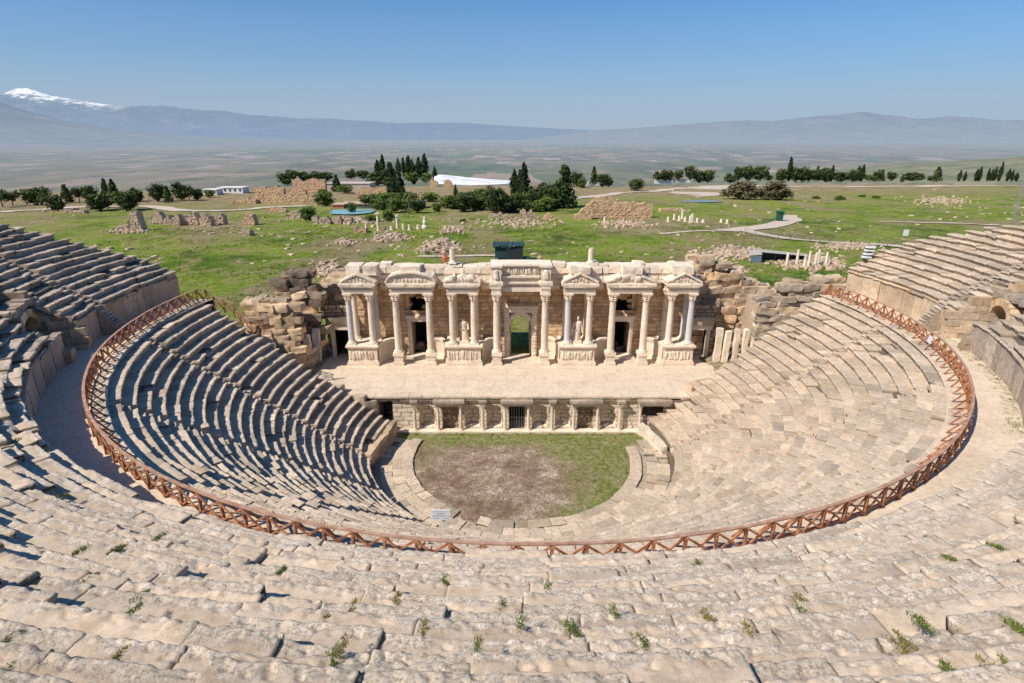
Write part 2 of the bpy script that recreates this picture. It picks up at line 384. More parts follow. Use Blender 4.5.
# ------------------------------------------------------------------ terrain
EDGE = [(-.9, 372), (-.7, 380), (-.55, 395), (-.4, 440), (-.28, 455), (-.1, 455), (0, 455), (.15, 440), (.3, 460), (.9, 480)]
def gz0(Y):
    if Y < 80: return -25.3
    return -25.3-(Y-80)*.0297
def gz(X, Y):
    r = math.hypot(X-C0.x, Y-C0.y)
    z = gz0(Y)
    if Y > 85:
        z += sstep(85, 130, Y)*(noise.fractal(Vector((X*.022, Y*.022, 3)), .8, 2, 4)*.9)
    D = interp(EDGE, X/max(Y, 1))
    if Y > D: z -= min(175, (Y-D)*.55+(Y-D)**2*.002)
    if Y < 66:
        hill = lerp(-2.6, -26, sstep(5, 62, Y)); side = sstep(50.2, 52.5, r)
        low = -29.8
        t = sstep(57, 61, Y)
        inside = lerp(low, -25.6, t if r < 60 else 1)
        z = lerp(inside, hill, side) if Y < 62 else z
    return z
def gp(x, y):
    d = ray(x, y); t = 60.0
    lo, hi = 40.0, 900.0
    t = lo
    while t < hi:
        p = d*t
        if p.z < gz(p.x, p.y): break
        t += 1.5
    return d*t
def terrain():
    mb = MB()
    ys = [-60, -40, -20, -5, 5, 15, 25, 35, 45, 51, 53, 55, 57, 60, 63, 66]+[66+4*k for k in range(1, 124)]+[570, 600, 640, 700]
    xs = [-900, -780, -680, -600, -520]+[-480+5*k for k in range(193)]+[500, 560, 640, 740, 900]
    P = []
    for Y in ys:
        for X in xs: P.append(Vector((X, Y, gz(X, Y))))
    mb.grid(P, len(ys), len(xs)); mb.f = [tuple(reversed(f)) for f in mb.f]
    mb.obj('ground', M['ground'], kind='structure', smooth=True)
terrain()
def plain():
    mb = MB(); P = []
    rs = [300, 800, 1500, 2500, 4000, 6500, 10000, 16000, 26000, 45000, 70000]; az = [radians(-75+150*i/60) for i in range(61)]
    for r in rs:
        for a in az: P.append(Vector((r*sin(a), r*cos(a), -215)))
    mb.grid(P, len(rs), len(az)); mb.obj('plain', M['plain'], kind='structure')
plain()
def mountains(name, tab, d0, d1, base, mat, seed, ridge=.55, rough=.35, na=520, nr=60):
    mb = MB(); P = []
    for j in range(nr):
        t = j/(nr-1); d = lerp(d0, d1, t)
        for i in range(na):
            px = lerp(-330, 1354, i/(na-1)); a = atan2((px-512)/F, 1.0)
            ty = interp(tab, px)
            # elevation of the crest seen at this column
            dz = (YH-ty)/F
            dr = lerp(d0, d1, ridge); top = at_y(px, ty, dr).z
            p = Vector((d*(px-512)/F*cos(TH), d, 0))
            prof = sstep(0, ridge, t) if t < ridge else 1-sstep(ridge, 1.35, t)
            nz = noise.ridged_multi_fractal(Vector((p.x*.00016+seed, p.y*.00016, 0)), 1.0, 2.1, 6, 1.0, 2.0)-1.0
            z = base+(top-base)*prof+nz*rough*(top-base)*.9*(prof*(1-.8*prof))
            z += (noise.fractal(Vector((p.x*.0007, p.y*.0007, seed)), .7, 2.1, 6))*.035*(top-base)
            P.append(Vector((p.x, p.y, z)))
    mb.grid(P, nr, na); mb.f = [tuple(reversed(f)) for f in mb.f]
    mb.obj(name, mat, kind='structure', smooth=True)
snowT = [(-330, 112), (-100, 104), (0, 97), (15, 96), (28, 91), (40, 90), (50, 92), (62, 96), (85, 99), (105, 102), (120, 104), (150, 106), (180, 108), (200, 110), (225, 112), (256, 115), (300, 119), (340, 119), (400, 123), (460, 123), (522, 127), (560, 129), (620, 131.5), (700, 134), (800, 138), (1354, 142)]
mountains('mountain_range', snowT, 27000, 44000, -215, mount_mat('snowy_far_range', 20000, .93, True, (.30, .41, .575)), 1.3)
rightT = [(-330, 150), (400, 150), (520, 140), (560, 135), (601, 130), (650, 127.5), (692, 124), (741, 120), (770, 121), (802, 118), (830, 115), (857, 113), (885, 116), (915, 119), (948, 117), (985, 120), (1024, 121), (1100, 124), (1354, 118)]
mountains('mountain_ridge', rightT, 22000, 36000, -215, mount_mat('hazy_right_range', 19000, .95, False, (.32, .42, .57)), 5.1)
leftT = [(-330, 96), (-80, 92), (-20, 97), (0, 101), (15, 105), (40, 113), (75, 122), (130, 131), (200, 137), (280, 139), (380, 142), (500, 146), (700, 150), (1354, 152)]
mountains('foothills', leftT, 11000, 27000, -215, mount_mat('hazy_foothills', 19000, .9, False, (.245, .345, .51)), 9.7, ridge=.7)
lowT = [(-330, 170), (700, 170), (860, 166), (900, 161), (960, 157), (1024, 154), (1200, 150), (1354, 150)]
def lowhill():
    mb = MB(); P = []; na = 120; nr = 16
    for j in range(nr):
        t = j/(nr-1); d = lerp(1500, 3600, t)
        for i in range(na):
            X = lerp(500, 4200, i/(na-1)); top = -215+135*sstep(900, 2500, X)
            z = -217+(top+217)*sin(pi*min(1, t*.9+.05))+noise.fractal(Vector((X*.002, d*.002, 0)), 1, 2, 4)*22*sin(pi*t)
            P.append(Vector((X, d, z)))
    mb.grid(P, nr, na); mb.f = [tuple(reversed(f)) for f in mb.f]
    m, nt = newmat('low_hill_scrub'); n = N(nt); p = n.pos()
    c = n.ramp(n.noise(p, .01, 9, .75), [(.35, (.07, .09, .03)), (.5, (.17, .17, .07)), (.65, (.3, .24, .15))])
    n.out(c, 1, spec=0, emis=HAZE, emfac=haze_nodes(n, 8500, .8)); mb.obj('low_hill', m, kind='structure', smooth=True)  # haze glow mixed over the scrub colour
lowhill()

# ------------------------------------------------------------------ theatre seating
LR0, LD, LZ0, LN = 14.2, .72, -27.7, 23
LRISE = 12.35/(LN-1)
UR0, UD, UZ0, URISE, UN = 34.1, .66, -12.5, .43, 23
DZ = -15.1
def lz(k): return LZ0+LRISE*k
def uz(k): return UZ0+URISE*k
def lowL(r): return -asin(min(.9, 4.6/r))
def lowR(r): return pi+asin(min(.9, (5.0+(r-14)*.13)/r))
def upL(r):
    y = interp([(34.1, 55.2), (36, 55.2), (38, 53.5), (40, 51.6), (43, 48.5), (50, 41)], r)-49; return -asin(max(-.9, min(.9, y/r)))
def upR(r):
    y = interp([(34.1, 57.4), (36.7, 58), (39.6, 55.6), (42, 51.6), (46, 46), (50, 42)], r)-49; return pi+asin(max(-.9, min(.9, y/r)))
def cellsize(p, lo, hi, k):
    d = p.length; x, y = project(p)
    if x < -160 or x > 1184 or y > 900 or y < 150: return hi*1.4
    return max(lo, min(hi, d*k))
def seat_row(mb, r0, depth, zt, rise, a0, a1, seed, lo=.03, hi=.35, k=.0042, blk=(.9, 2.0), jit=1.0, miss=.02, wear=1.0, back=.27, skirt=0, gr=.10):
    rnd = random.Random(seed); a = a0; P = []; Cc = []; nv = 0
    mid = pol(r0+depth/2, (a0+a1)/2, zt)
    # one profile resolution for the whole strip: the finest it needs
    cs = min(cellsize(pol(r0+depth/2, lerp(a0, a1, t/6), zt), lo, hi, k) for t in range(7))
    uc = min(.24, depth*.33)
    key = [(uc, -rise-.08), (uc*.97, -.44*rise), (.03, -.28*rise), (0, -.075), (.012, -.025), (.045, -.003), (depth*.5, -.006), (depth-.04, .0), (depth+back, -.01)]
    prof = [key[0]]
    for p, q in zip(key, key[1:]):
        L = math.hypot(q[0]-p[0], q[1]-p[1]); m = max(1, int(round(L/cs)))
        for i in range(1, m+1): prof.append((lerp(p[0], q[0], i/m), lerp(p[1], q[1], i/m)))
    nv = len(prof)
    so = Vector((seed % 37, seed % 11, 0))
    hires = cs < .12
    def station(ang, dr, dz, tr, tl, sink, tint, endf):
        for (d, z) in prof:
            rr = r0+d+dr; zz = zt+z+dz+tr*(d/depth-.5)+tl
            if sink: 
                zz -= gr if d > .02 else .02; rr += .07 if z < -.02 else 0.0
            p = pol(rr, ang, zz)
            n1 = noise.noise(p*.85+so)
            p.z += n1*(.014 if hires else .03)*wear
            if wear > 1.4: p.z += noise.noise(p*.42+so*.3)*(.10 if r0 > UR0+1.6 else .03)-max(0, noise.noise(p*.33+so*.7)-.15)*.28*(1 if d < depth*.75 else .4)
            n2 = noise.noise_vector(p*3.1)*(.4 if hires else 1)
            am = .020*wear; fl = 1.0 if (d < depth*.3 or not hires) else .45
            if hires: am *= fl
            if d < .14 and z > -.14: 
                e = max(0, noise.noise(p*(4.2 if hires else 1.7)+so)+.2); am += .02*wear; p.z -= e*(.018 if hires else .04)*wear
            if endf and d > -.1: p.z -= gr*.14 if z > -.1 else 0
            p += n2*am
            if hires:
                if d < .16 and z > -.2: p += noise.noise_vector(p*6.5)*.016*wear
                n3 = noise.noise_vector(p*9.0); p += (n3*.006+noise.noise_vector(p*21.0)*.0045)*wear*fl
                w = noise.noise(p*7.0)
                if w > .1 and d < depth*.4: p.z -= (w-.1)*.08*wear
            P.append(p); Cc.append((tint, 1.0 if sink else 0.0, max(0, min(1, d/depth))))
    while a < a1-1e-4:
        L = rnd.uniform(*blk); da = L/(r0+depth/2)
        b = a+da
        if a1-b < .45/(r0): b = a1
        g = (.012+.02*rnd.random())*max(1, jit*.7)/(r0)
        dr = rnd.gauss(0, .022)*jit; dz = rnd.gauss(0, .014)*jit; tr = rnd.gauss(0, .012)*jit; tlt = rnd.gauss(0, .018)*jit
        tint = min(1, max(0, rnd.gauss(.6, .25)))
        if rnd.random() < miss: dz -= rnd.uniform(.12, .3); tint *= .6; dr += rnd.uniform(0, .15)
        elif rnd.random() < miss*1.2: dz += rnd.uniform(.05, .14); dr -= rnd.uniform(0, .1)
        cm = cellsize(pol(r0+depth/2, (a+b)/2, zt), lo, hi, k)
        nu = max(2, int(round((b-a)*r0/max(cm, cs*.9))))
        for i in range(nu+1):
            t = i/nu; ang = lerp(a+g, b-g, t)
            station(ang, dr, dz, tr, tlt*(t-.5)*2, False, tint, i == 0 or i == nu)
        if b < a1-1e-4: station(b, dr, dz, tr, 0, True, tint, False)
        a = b
    nu = len(P)//nv; mb.grid(P, nu, nv, Cc)
    m0 = len(mb.v)-len(P)
    # close the two ends down to the row's foot
    for s0 in (m0, m0+(nu-1)*nv):
        bb = mb.v[s0+nv-1].copy(); bb.z -= rise+.3+skirt; bt = mb.v[s0].copy(); bt.z -= .3+skirt
        n0 = len(mb.v); mb.v += [bb, bt]; mb.c += [(.4, 0, 0)]*2
        f = tuple([s0+i for i in range(nv)]+[n0, n0+1]); mb.f.append(f if s0 == m0 else tuple(reversed(f)))
    return hires

ORD = ['first', 'second', 'third', 'fourth', 'fifth', 'sixth', 'seventh', 'eighth', 'ninth', 'tenth', 'eleventh', 'twelfth', 'thirteenth', 'fourteenth', 'fifteenth', 'sixteenth', 'seventeenth', 'eighteenth', 'nineteenth', 'twentieth', 'twenty-first', 'twenty-second', 'twenty-third', 'twenty-fourth', 'twenty-fifth', 'twenty-sixth', 'twenty-seventh', 'twenty-eighth', 'twenty-ninth', 'thirtieth']
AIS = [radians(10.5+23.65*k) for k in range(8)]
lab_low = ['lower wedge of seats beside the left end of the stage floor, its rows shaded',
 'shaded lower wedge of seats inside the left curve of the wooden railing',
 'lower wedge of seats left of the white sign, risers half in shadow',
 'lower wedge of seats right behind the white sign with lines of writing',
 'lower wedge of seats at the foot of the cavea, centred before the orchestra',
 'worn sunlit lower wedge of seats below and right of the round orchestra',
 'pale patchwork lower wedge of seats on the right, below the small rail sign',
 'sunlit lower wedge of seats on the right with thin dark lines between rows',
 'lower wedge of seats beside the right end of the stage floor and boulder wall']
bounds = [None]+AIS+[None]
for w in range(9):
    mid = radians(10.5+23.65*(w-.5)); root = empty('seating_wedge', pol(22, mid, -29), lab_low[w], 'seating', 'wedges of seats below the wooden railing')
    for k in range(LN):
        r = LR0+k*LD
        a0 = lowL(r+.3) if w == 0 else AIS[w-1]+.42/r
        a1 = lowR(r+.3) if w == 8 else AIS[w]-.42/r
        if a1-a0 < .5/r: continue
        mb = MB(); jit = .75+(.7 if w in (2, 5, 6) else 0)
        seat_row(mb, r, LD, lz(k), LRISE if k else 1.5, a0, a1, 1000+w*50+k, lo=.1, hi=.3, k=.0042, blk=(.7, 1.9), jit=jit, miss=.035, wear=.9)
        mb.obj('seat_row', M['seat'], root)
for i, a in enumerate(AIS):
    mb = MB()
    for k in range(LN):
        for h in (0, 1):
            r = LR0+k*LD+h*LD/2
            seat_row(mb, r, LD/2, lz(k)-(LRISE/2 if h == 0 else 0)-.02, LRISE/2+.1, a-.39/r, a+.39/r, 3000+i*60+k*2+h, lo=.12, hi=.3, blk=(.35, .9), jit=1.6, wear=1.0, back=.1)
    mb.obj('stairway', M['seat'], loc=pol(22, a, -26), label=f'{ORD[i]} worn stone stairway from the left running down through the lower seats', cat='stairs', group='stairways through the lower seating')

# upper cavea
VOML, VOMR = radians(16.5), radians(168.0)
UB = [None, radians(8), radians(31), radians(54), radians(78), radians(102), radians(126), radians(149), radians(173.5), None]
lab_up = ['upper wedge of dark stepped seats at the far left end of the upper cavea',
 'upper wedge of shaded seats at the left frame edge around the arched passage',
 'jumbled upper wedge of broken seats at the lower left, with block shadows',
 'foreground wedge of big worn slabs filling the bottom left of the photo',
 'foreground wedge of eroded seat slabs at the bottom centre with weeds in joints',
 'foreground wedge of pale worn slabs at the bottom right of centre',
 'upper wedge of pale worn seats at the lower right corner',
 'upper wedge of seats at the right frame edge around the arched passage',
 'upper wedge of sunlit stepped seats at the far right end of the upper cavea']
for w in range(9):
    am = radians([0, 20, 42, 66, 90, 114, 138, 161, 182][w])
    root = empty('seating_wedge', pol(36, am, -15), lab_up[w], 'seating', 'wedges of seats above the wooden railing')
    for k in range(UN):
        r = UR0+k*UD
        a0 = upL(r+.3) if w == 0 else UB[w]+(.5/r if w in (1, 8) else .0)
        a1 = upR(r+.3) if w == 8 else UB[w+1]-(.5/r if w in (0, 7) else .0)
        if a1-a0 < .6/r: continue
        jit = {2: 3.2, 1: 1.9, 3: 1.5, 4: 1.15, 5: 1.1, 6: 1.2, 0: 1.5, 7: 1.3, 8: 1.1}.get(w, .9); wear = 1.5 if 2 <= w <= 6 else 1.0
        miss = {2: .3, 3: .13, 4: .035, 5: .035, 1: .09, 6: .04, 7: .07, 8: .05, 0: .07}.get(w, .02)
        segs = [(a0, a1)]
        if k < 6:
            for v in (VOML, VOMR):
                if a0 < v < a1: segs = [(a0, v-(1.25 if v < 1 else 3.2)/r), (v+(3.2 if v < 1 else 1.25)/r, a1)]
        for si, (s0, s1) in enumerate(segs):
            mb = MB()
            # the lowest rows in front of the camera are worn smooth and irregular
            hr = seat_row(mb, r, UD, uz(k)+(.06 if k < 2 and 3 <= w <= 5 else 0), URISE if k else .55, s0, s1, 5000+w*60+k+si*700, lo=.03, hi=.3, k=.0042, blk=(.7, 1.9) if w == 2 else (1.1, 3.6) if 3 <= w <= 6 else (.9, 2.4), jit=jit, miss=miss, wear=wear, back=.27, gr=.035 if 3 <= w <= 6 else .08)
            mb.obj('seat_row', M['fore'] if 2 <= w <= 6 else M['seat' if w > 6 else 'upper'], root, smooth=hr)
for nm, a in (('left', UB[1]), ('right', UB[8])):
    mb = MB()
    for k in range(-5, UN):
        for h in (0, 1):
            r = UR0+k*UD*(.55 if k < 0 else 1)+h*UD/2*(.55 if k < 0 else 1)
            seat_row(mb, r, UD/2, uz(k)-(URISE/2 if h == 0 else 0)-.02, URISE/2+.1, a-.46/r, a+.46/r, 8000+k*2+h, lo=.12, hi=.3, blk=(.5, .95), jit=1.2, back=.1, skirt=1.6)
    mb.obj('stairway', M['upper'], loc=pol(36, a, -15), label=f'narrow stone stairway climbing the upper seats on the {nm} beside the high podium', cat='stairs', group='stairways through the upper seating')

# earth under the seats, so that joints are never see-through
def core():
    mb = MB(); P = []; na = 150; rs = [13.9, 14.6]+[LR0+LD*k for k in range(2, LN, 3)]+[30.6]
    def add(rs, zf, L, Rr):
        P = []
        for r in rs:
            a0, a1 = L(r), Rr(r)
            for i in range(na):
                a = lerp(a0, a1, i/(na-1)); P.append(pol(r, a, zf(r)))
        return P
    def zl(r): return LZ0+(r-LR0)/LD*LRISE-LRISE-.22
    def zu(r): return UZ0+(r-UR0)/UD*URISE-URISE-.22
    lo = [r for r in rs]
    P = add(lo, lambda r: zl(r), lambda r: lowL(r)+.004, lambda r: lowR(r)-.004)
    # skirt at both ends
    mb.grid(P, len(lo), na)
    for e in (0, na-1):
        Q = []
        for i in range(len(lo)):
            t = P[i*na+e]; Q += [t, Vector((t.x, t.y, -30))]
        mb.grid(Q, len(lo), 2)
    Q = [];
    for i in range(na): Q += [Vector((P[i].x, P[i].y, -30)), P[i]]
    mb.grid(Q, na, 2)
    ur = [34.35]+[UR0+UD*k for k in range(2, UN+1, 3)]+[49.5, 51.5]
    P = add(ur, lambda r: zu(r) if r < 49.4 else zu(49.3), lambda r: upL(r)+.004, lambda r: upR(r)-.004)
    # leave the mouths of the two arched passages open
    fs = []; n0 = len(mb.v); mb.v += P; mb.c += [(.5, 0, 0)]*len(P)
    for i in range(len(ur)-1):
        for j in range(na-1):
            q = P[i*na+j]; aa = atan2(C0.y-q.y, C0.x-q.x)
            if ur[i] < 37.5 and (-1.75/35 < aa-VOML < 3.6/35 or -3.6/35 < (aa if aa > 0 else aa+2*pi)-VOMR < 1.75/35): continue
            a = n0+i*na+j; mb.f.append((a, a+na, a+na+1, a+1))
    for e in (0, na-1):
        Q = []
        for i in range(len(ur)):
            t = P[i*na+e]; Q += [t, Vector((t.x, t.y, -28))]
        mb.grid(Q, len(ur), 2)
    Q = []
    for i in range(na): t = P[(len(ur)-1)*na+i]; Q += [t, Vector((t.x, t.y, -28))]
    mb.grid(Q, na, 2)
    mb.obj('hillside_earth', M['core'], kind='structure')
core()
def ringfloor(name, r0, r1, L, Rr, z, mat, nr=6, na=420, slab=1.1, seed=0, amp=.02, **kw):
    mb = MB(); P = []; Cc = []
    for j in range(nr+1):
        r = lerp(r0, r1, j/nr)
        for i in range(na+1):
            a = lerp(L(r), Rr(r), i/na); p = pol(r, a, z); p.z += noise.noise(p*.7)*amp+noise.noise(p*2.7)*amp*.8
            P.append(p); Cc.append((.55+.35*noise.noise(Vector((math.floor(i/3)*5.3, math.floor(j/2)*3.1+seed, 0))), 0, 0))
    mb.grid(P, nr+1, na+1, Cc); return mb.obj(name, mat, **kw)
ringfloor('walkway', 30.7, 34.45, lambda r: -asin(5.6/r), lambda r: pi+asin(7.2/r), DZ, M['paving'], kind='structure', na=500)
def skirt():
    mb = MB()
    for A in (lambda r: -asin(5.6/r), lambda r: pi+asin(7.2/r)):
        Q = []
        for r in (30.7, 32.5, 34.45):
            t = pol(r, A(r), DZ); Q += [t, Vector((t.x, t.y, -28))]
        mb.grid(Q, 3, 2)
    mb.obj('walkway_bank', M['core'], kind='structure')
skirt()
# kerb along the inner edge of the walkway
mb = MB(); seat_row(mb, 30.76, .55, DZ+.05, .35, lowL(31), lowR(31), 77, lo=.12, hi=.3, blk=(.8, 1.9), jit=1.5, miss=.05)
mb.obj('walkway_kerb', M['seat'], loc=pol(31, pi/2, DZ), label='low stone kerb under the wooden railing along the curved walkway', cat='kerb')

# podium wall of the upper cavea, in big slabs with a cornice
def podium(a0, a1, label, seed, mat):
    root = empty('podium_wall', pol(34.1, (a0+a1)/2, DZ), label, 'wall', 'podium walls behind the curved walkway')
    rnd = random.Random(seed); mb = MB(); P = []; Cc = []; a = a0; z1 = UZ0-.5
    while a < a1-1e-4:
        L = rnd.uniform(.9, 1.9); b = min(a1, a+L/34.2)
        if a1-b < .4/34: b = a1
        t = rnd.uniform(.25, .95); dr = rnd.gauss(0, .02)
        for s in (0.02, .27, .5, .74, .98):
            for j in range(9):
                z = lerp(DZ-.05, z1, j/8); q = pol(34.16+dr, lerp(a, b, s), z); q += noise.noise_vector(q*2)*.03; P.append(q); Cc.append((t, 0, 0))
        for j in range(9):
            z = lerp(DZ-.05, z1, j/8); P.append(pol(34.22, b, z)); Cc.append((.3, .8, 0))
        a = b
    mb.grid(P, len(P)//9, 9, Cc); mb.obj('wall_face', mat, root)
    mb = MB(); seat_row(mb, 34.0, .5, z1+.12, .22, a0, a1, seed+5, lo=.12, hi=.3, blk=(1, 2), back=.1); mb.obj('cornice', mat, root)
podium(upL(34), UB[1]-.014, 'podium wall of pale slabs under the far left upper seats', 11, M['tan'])
podium(UB[1]+.014, VOML-1.3/34, 'projecting podium block beside the left arched passage', 12, M['tan'])
podium(VOML+1.3/34, radians(60), 'shaded rough podium wall along the left side of the walkway', 13, M['upper'])
podium(radians(60.1), radians(120), 'podium wall hidden below the foreground slabs at the bottom of the photo', 14, M['fore'])
podium(radians(120.1), VOMR-1.3/34, 'rough podium wall along the right side of the walkway', 15, M['upper'])
podium(VOMR+1.3/34, UB[8]-.014, 'sunlit podium block beside the right arched passage', 16, M['tan'])
podium(UB[8]+.014, upR(34), 'sunlit ochre podium wall under the far right upper seats', 17, M['tan'])

def radial_frame(a):
    # x' outward (away from the orchestra), y' along increasing angle
    ex = Vector((-cos(a), -sin(a), 0)); ey = Vector((sin(a), -cos(a), 0))
    return Matrix(((ex.x, ey.x, 0), (ex.y, ey.y, 0), (0, 0, 1)))
def vomitorium(a, label, seed):
    root = empty('arched_passage', pol(36, a, DZ), label, 'passage', 'arched passages through the upper seats')
    Mx = radial_frame(a); rnd = random.Random(seed); near = 1 if a < 1 else -1
    def w(x, y, z): return Vector((C0.x, C0.y, 0))+Mx @ Vector((x, y, 0))+Vector((0, 0, z))
    for s in (-1, 1):
        mb = MB()
        z = DZ-.1; c = 0
        while z < -10.9:
            h = rnd.uniform(.5, .65); x = 33.5+rnd.uniform(0, .25)
            top = lerp(-12.9, -10.3, 0)
            while x < 39.0:
                L = rnd.uniform(.7, 1.3); ztop = -13.2 if x < 34.3 else UZ0+(x-UR0)/UD*URISE+.1
                if s == near: ztop = -13.9 if x < 36.9 else ztop
                if z+h*.5 < ztop:
                    mb.rock(w(x+L/2, s*1.5, z+h/2), (L*.98, .62, h*.97), rnd.random()*99, 3, .03, .06, Mx.to_3x3(), tint=(rnd.random(), 0, 0))
                x += L
            z += h
        mb.obj('side_wall', M['tan'], root)
    mb = MB(); n = 11
    for i in range(n):
        t = pi*(i+.5)/n; rr = 1.2
        Ml = Mx @ Matrix.Rotation(-(t-pi/2), 3, 'X')
        mb.rock(w(36.9, cos(t)*(rr+.25), -13.2+sin(t)*(rr+.25)), (1.3, .42, .55), i+seed, 3, .02, .05, Mx @ Matrix.Rotation(t-pi/2, 3, 'X'), tint=(rnd.random(), 0, 0))
    mb.obj('arch', M['ochre'], root)
    mb = MB()
    for i in range(7): mb.rock(w(37.05, -1.9+i*.63, -11.3+.12*sin(i)), (1.3, .6, .5), i*3+seed, 3, .05, .12, Mx, tint=(rnd.random(), 0, 0))
    mb.obj('coping', M['upper'], root)
    mb = MB()
    for i in range(4):
        for j in range(2): mb.rock(w(34.6+i*.85, near*(2.05+j*.85), -14.0+.12*((i+j) % 2)+i*.12), (.83, .83, 1.9), i*5+j+seed, 4, .04, .05, Mx, tint=(rnd.random(), 0, 0))
    mb.obj('block_platform', M['tan'], root)
    mb = MB()
    for i in range(5): mb.rock(w(34.9+i*.75, near*3.35, -13.1+i*.45), (.8, .45, 1.6), i*3+seed, 4, .04, .05, Mx, tint=(rnd.random(), 0, 0))
    mb.obj('end_wall', M['upper'], root)
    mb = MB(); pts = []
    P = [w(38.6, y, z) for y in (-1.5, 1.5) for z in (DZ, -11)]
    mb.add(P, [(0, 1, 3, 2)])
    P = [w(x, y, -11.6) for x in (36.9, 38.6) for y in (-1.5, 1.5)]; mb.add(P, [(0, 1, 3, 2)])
    mb.obj('painted_shade', M['dark'], root)  # black sheets painting the shade within the passage
    mb = MB(); P = [w(x, y, DZ+.004) for x in (33.4, 38.6) for y in (-1.25, 1.25)]; mb.add(P, [(0, 1, 3, 2)]); mb.obj('passage_floor', M['paving'], root)
    mb = MB()
    for i in range(7):
        y = -.9+i*.3; mb.bar(w(36.3, y, DZ), w(36.3, y, -13.3+.35*sin(pi*i/6)), .035)
    for z in (DZ+.2, -14.1, -13.3): mb.bar(w(36.3, -.95, z), w(36.3, .95, z), .04)
    mb.obj('gate', M['galv'], root)
vomitorium(VOML, 'arched stone passage opening onto the left side of the walkway, in shade', 3)
vomitorium(VOMR, 'arched ochre stone passage with a grey metal gate on the right side', 9)

# ------------------------------------------------------------------ wooden railing
def railing():
    root = empty('wooden_railing', pol(31.7, pi/2, DZ), 'long curved red-brown wooden railing with crossed braces around the lower seats', 'railing')
    a0 = -asin(4.9/31.7); a1 = pi+asin(7.2/31.7); n = 89
    zf, zt = DZ+.05, -14.0
    A = [lerp(a0, a1, i/n) for i in range(n+1)]; rnd = random.Random(4)
    jz = [rnd.gauss(0, .012) for _ in A]
    mb = MB(); P = []
    for i, a in enumerate(A):
        for (dr, dz) in ((-.075, -.03), (.075, -.03), (.075, .03), (-.075, .03)): P.append(pol(31.7+dr, a, zt+dz+jz[i]))
    mb.grid(P, len(A), 4, close=True); mb.obj('handrail', M['rail'], root)
    mb = MB()
    for i in range(n): mb.bar(pol(31.66, A[i], zf+.12), pol(31.66, A[i+1], zf+.12), .06, .08)
    mb.obj('bottom_rail', M['wood'], root)
    for i, a in enumerate(A):
        mb = MB(); l = rnd.gauss(0, .035); mb.bar(pol(31.7+l, a+rnd.gauss(0, .0006), zf-.1), pol(31.7, a, zt-.032+jz[i]), .10, .12, up=Vector((cos(a), sin(a), 0)))
        mb.obj('post', M['wood'], root)
        mb = MB(); mb.bar(pol(31.6, a, zt-.12), pol(30.98-.05*rnd.random(), a, zf-.05), .075, .085, up=Vector((cos(a), sin(a), 0)))
        mb.obj('strut', M['wood'], root)
        if i < n:
            b = A[i+1]; mb = MB()
            mb.bar(pol(31.78, a, zt-.06), pol(31.78, b, zf+.06), .05, .08); mb.bar(pol(31.725, b, zt-.06), pol(31.725, a, zf+.06), .05, .08)
            mb.obj('cross_brace', M['wood'], root)
railing()
def short_rail(pts, label):
    root = empty('wooden_railing', pts[0]-Vector((0, 0, 1.1)), label, 'railing')
    V3 = Vector((0, 0, 1.1)); mb = MB()
    for p, q in zip(pts, pts[1:]): mb.bar(p, q, .12, .06)
    mb.obj('handrail', M['rail'], root)
    for p in pts: mb = MB(); mb.bar(p-V3*1.3, p-Vector((0, 0, .03)), .1, .1); mb.obj('post', M['wood'], root)
    for p, q in zip(pts, pts[1:]):
        mb = MB(); mb.bar(p-Vector((0, 0, .08)), q-V3, .07, .07); mb.bar(q-Vector((0, .05, .08)), p-V3+Vector((0, -.05, 0)), .07, .07); mb.obj('cross_brace', M['wood'], root)
e0 = pol(31.7, -asin(4.9/31.7), -14.0)
short_rail([e0, at_y(205, 290, 55.2), at_y(213, 296, 55.2), at_y(223, 299, 55.0), at_y(233, 304, 54.8), at_y(240, 313, 54.6), at_y(250, 321, 54.3), at_y(262, 319, 54.6)], 'wooden railing stepping down beside the row ends at the far left')
r0 = pol(31.7, pi+asin(7.2/31.7), -14.0)
short_rail([r0, at_y(828, 287, 56.8), at_y(822, 291, 56.6)], 'short end of wooden railing by the boulders at the far right')

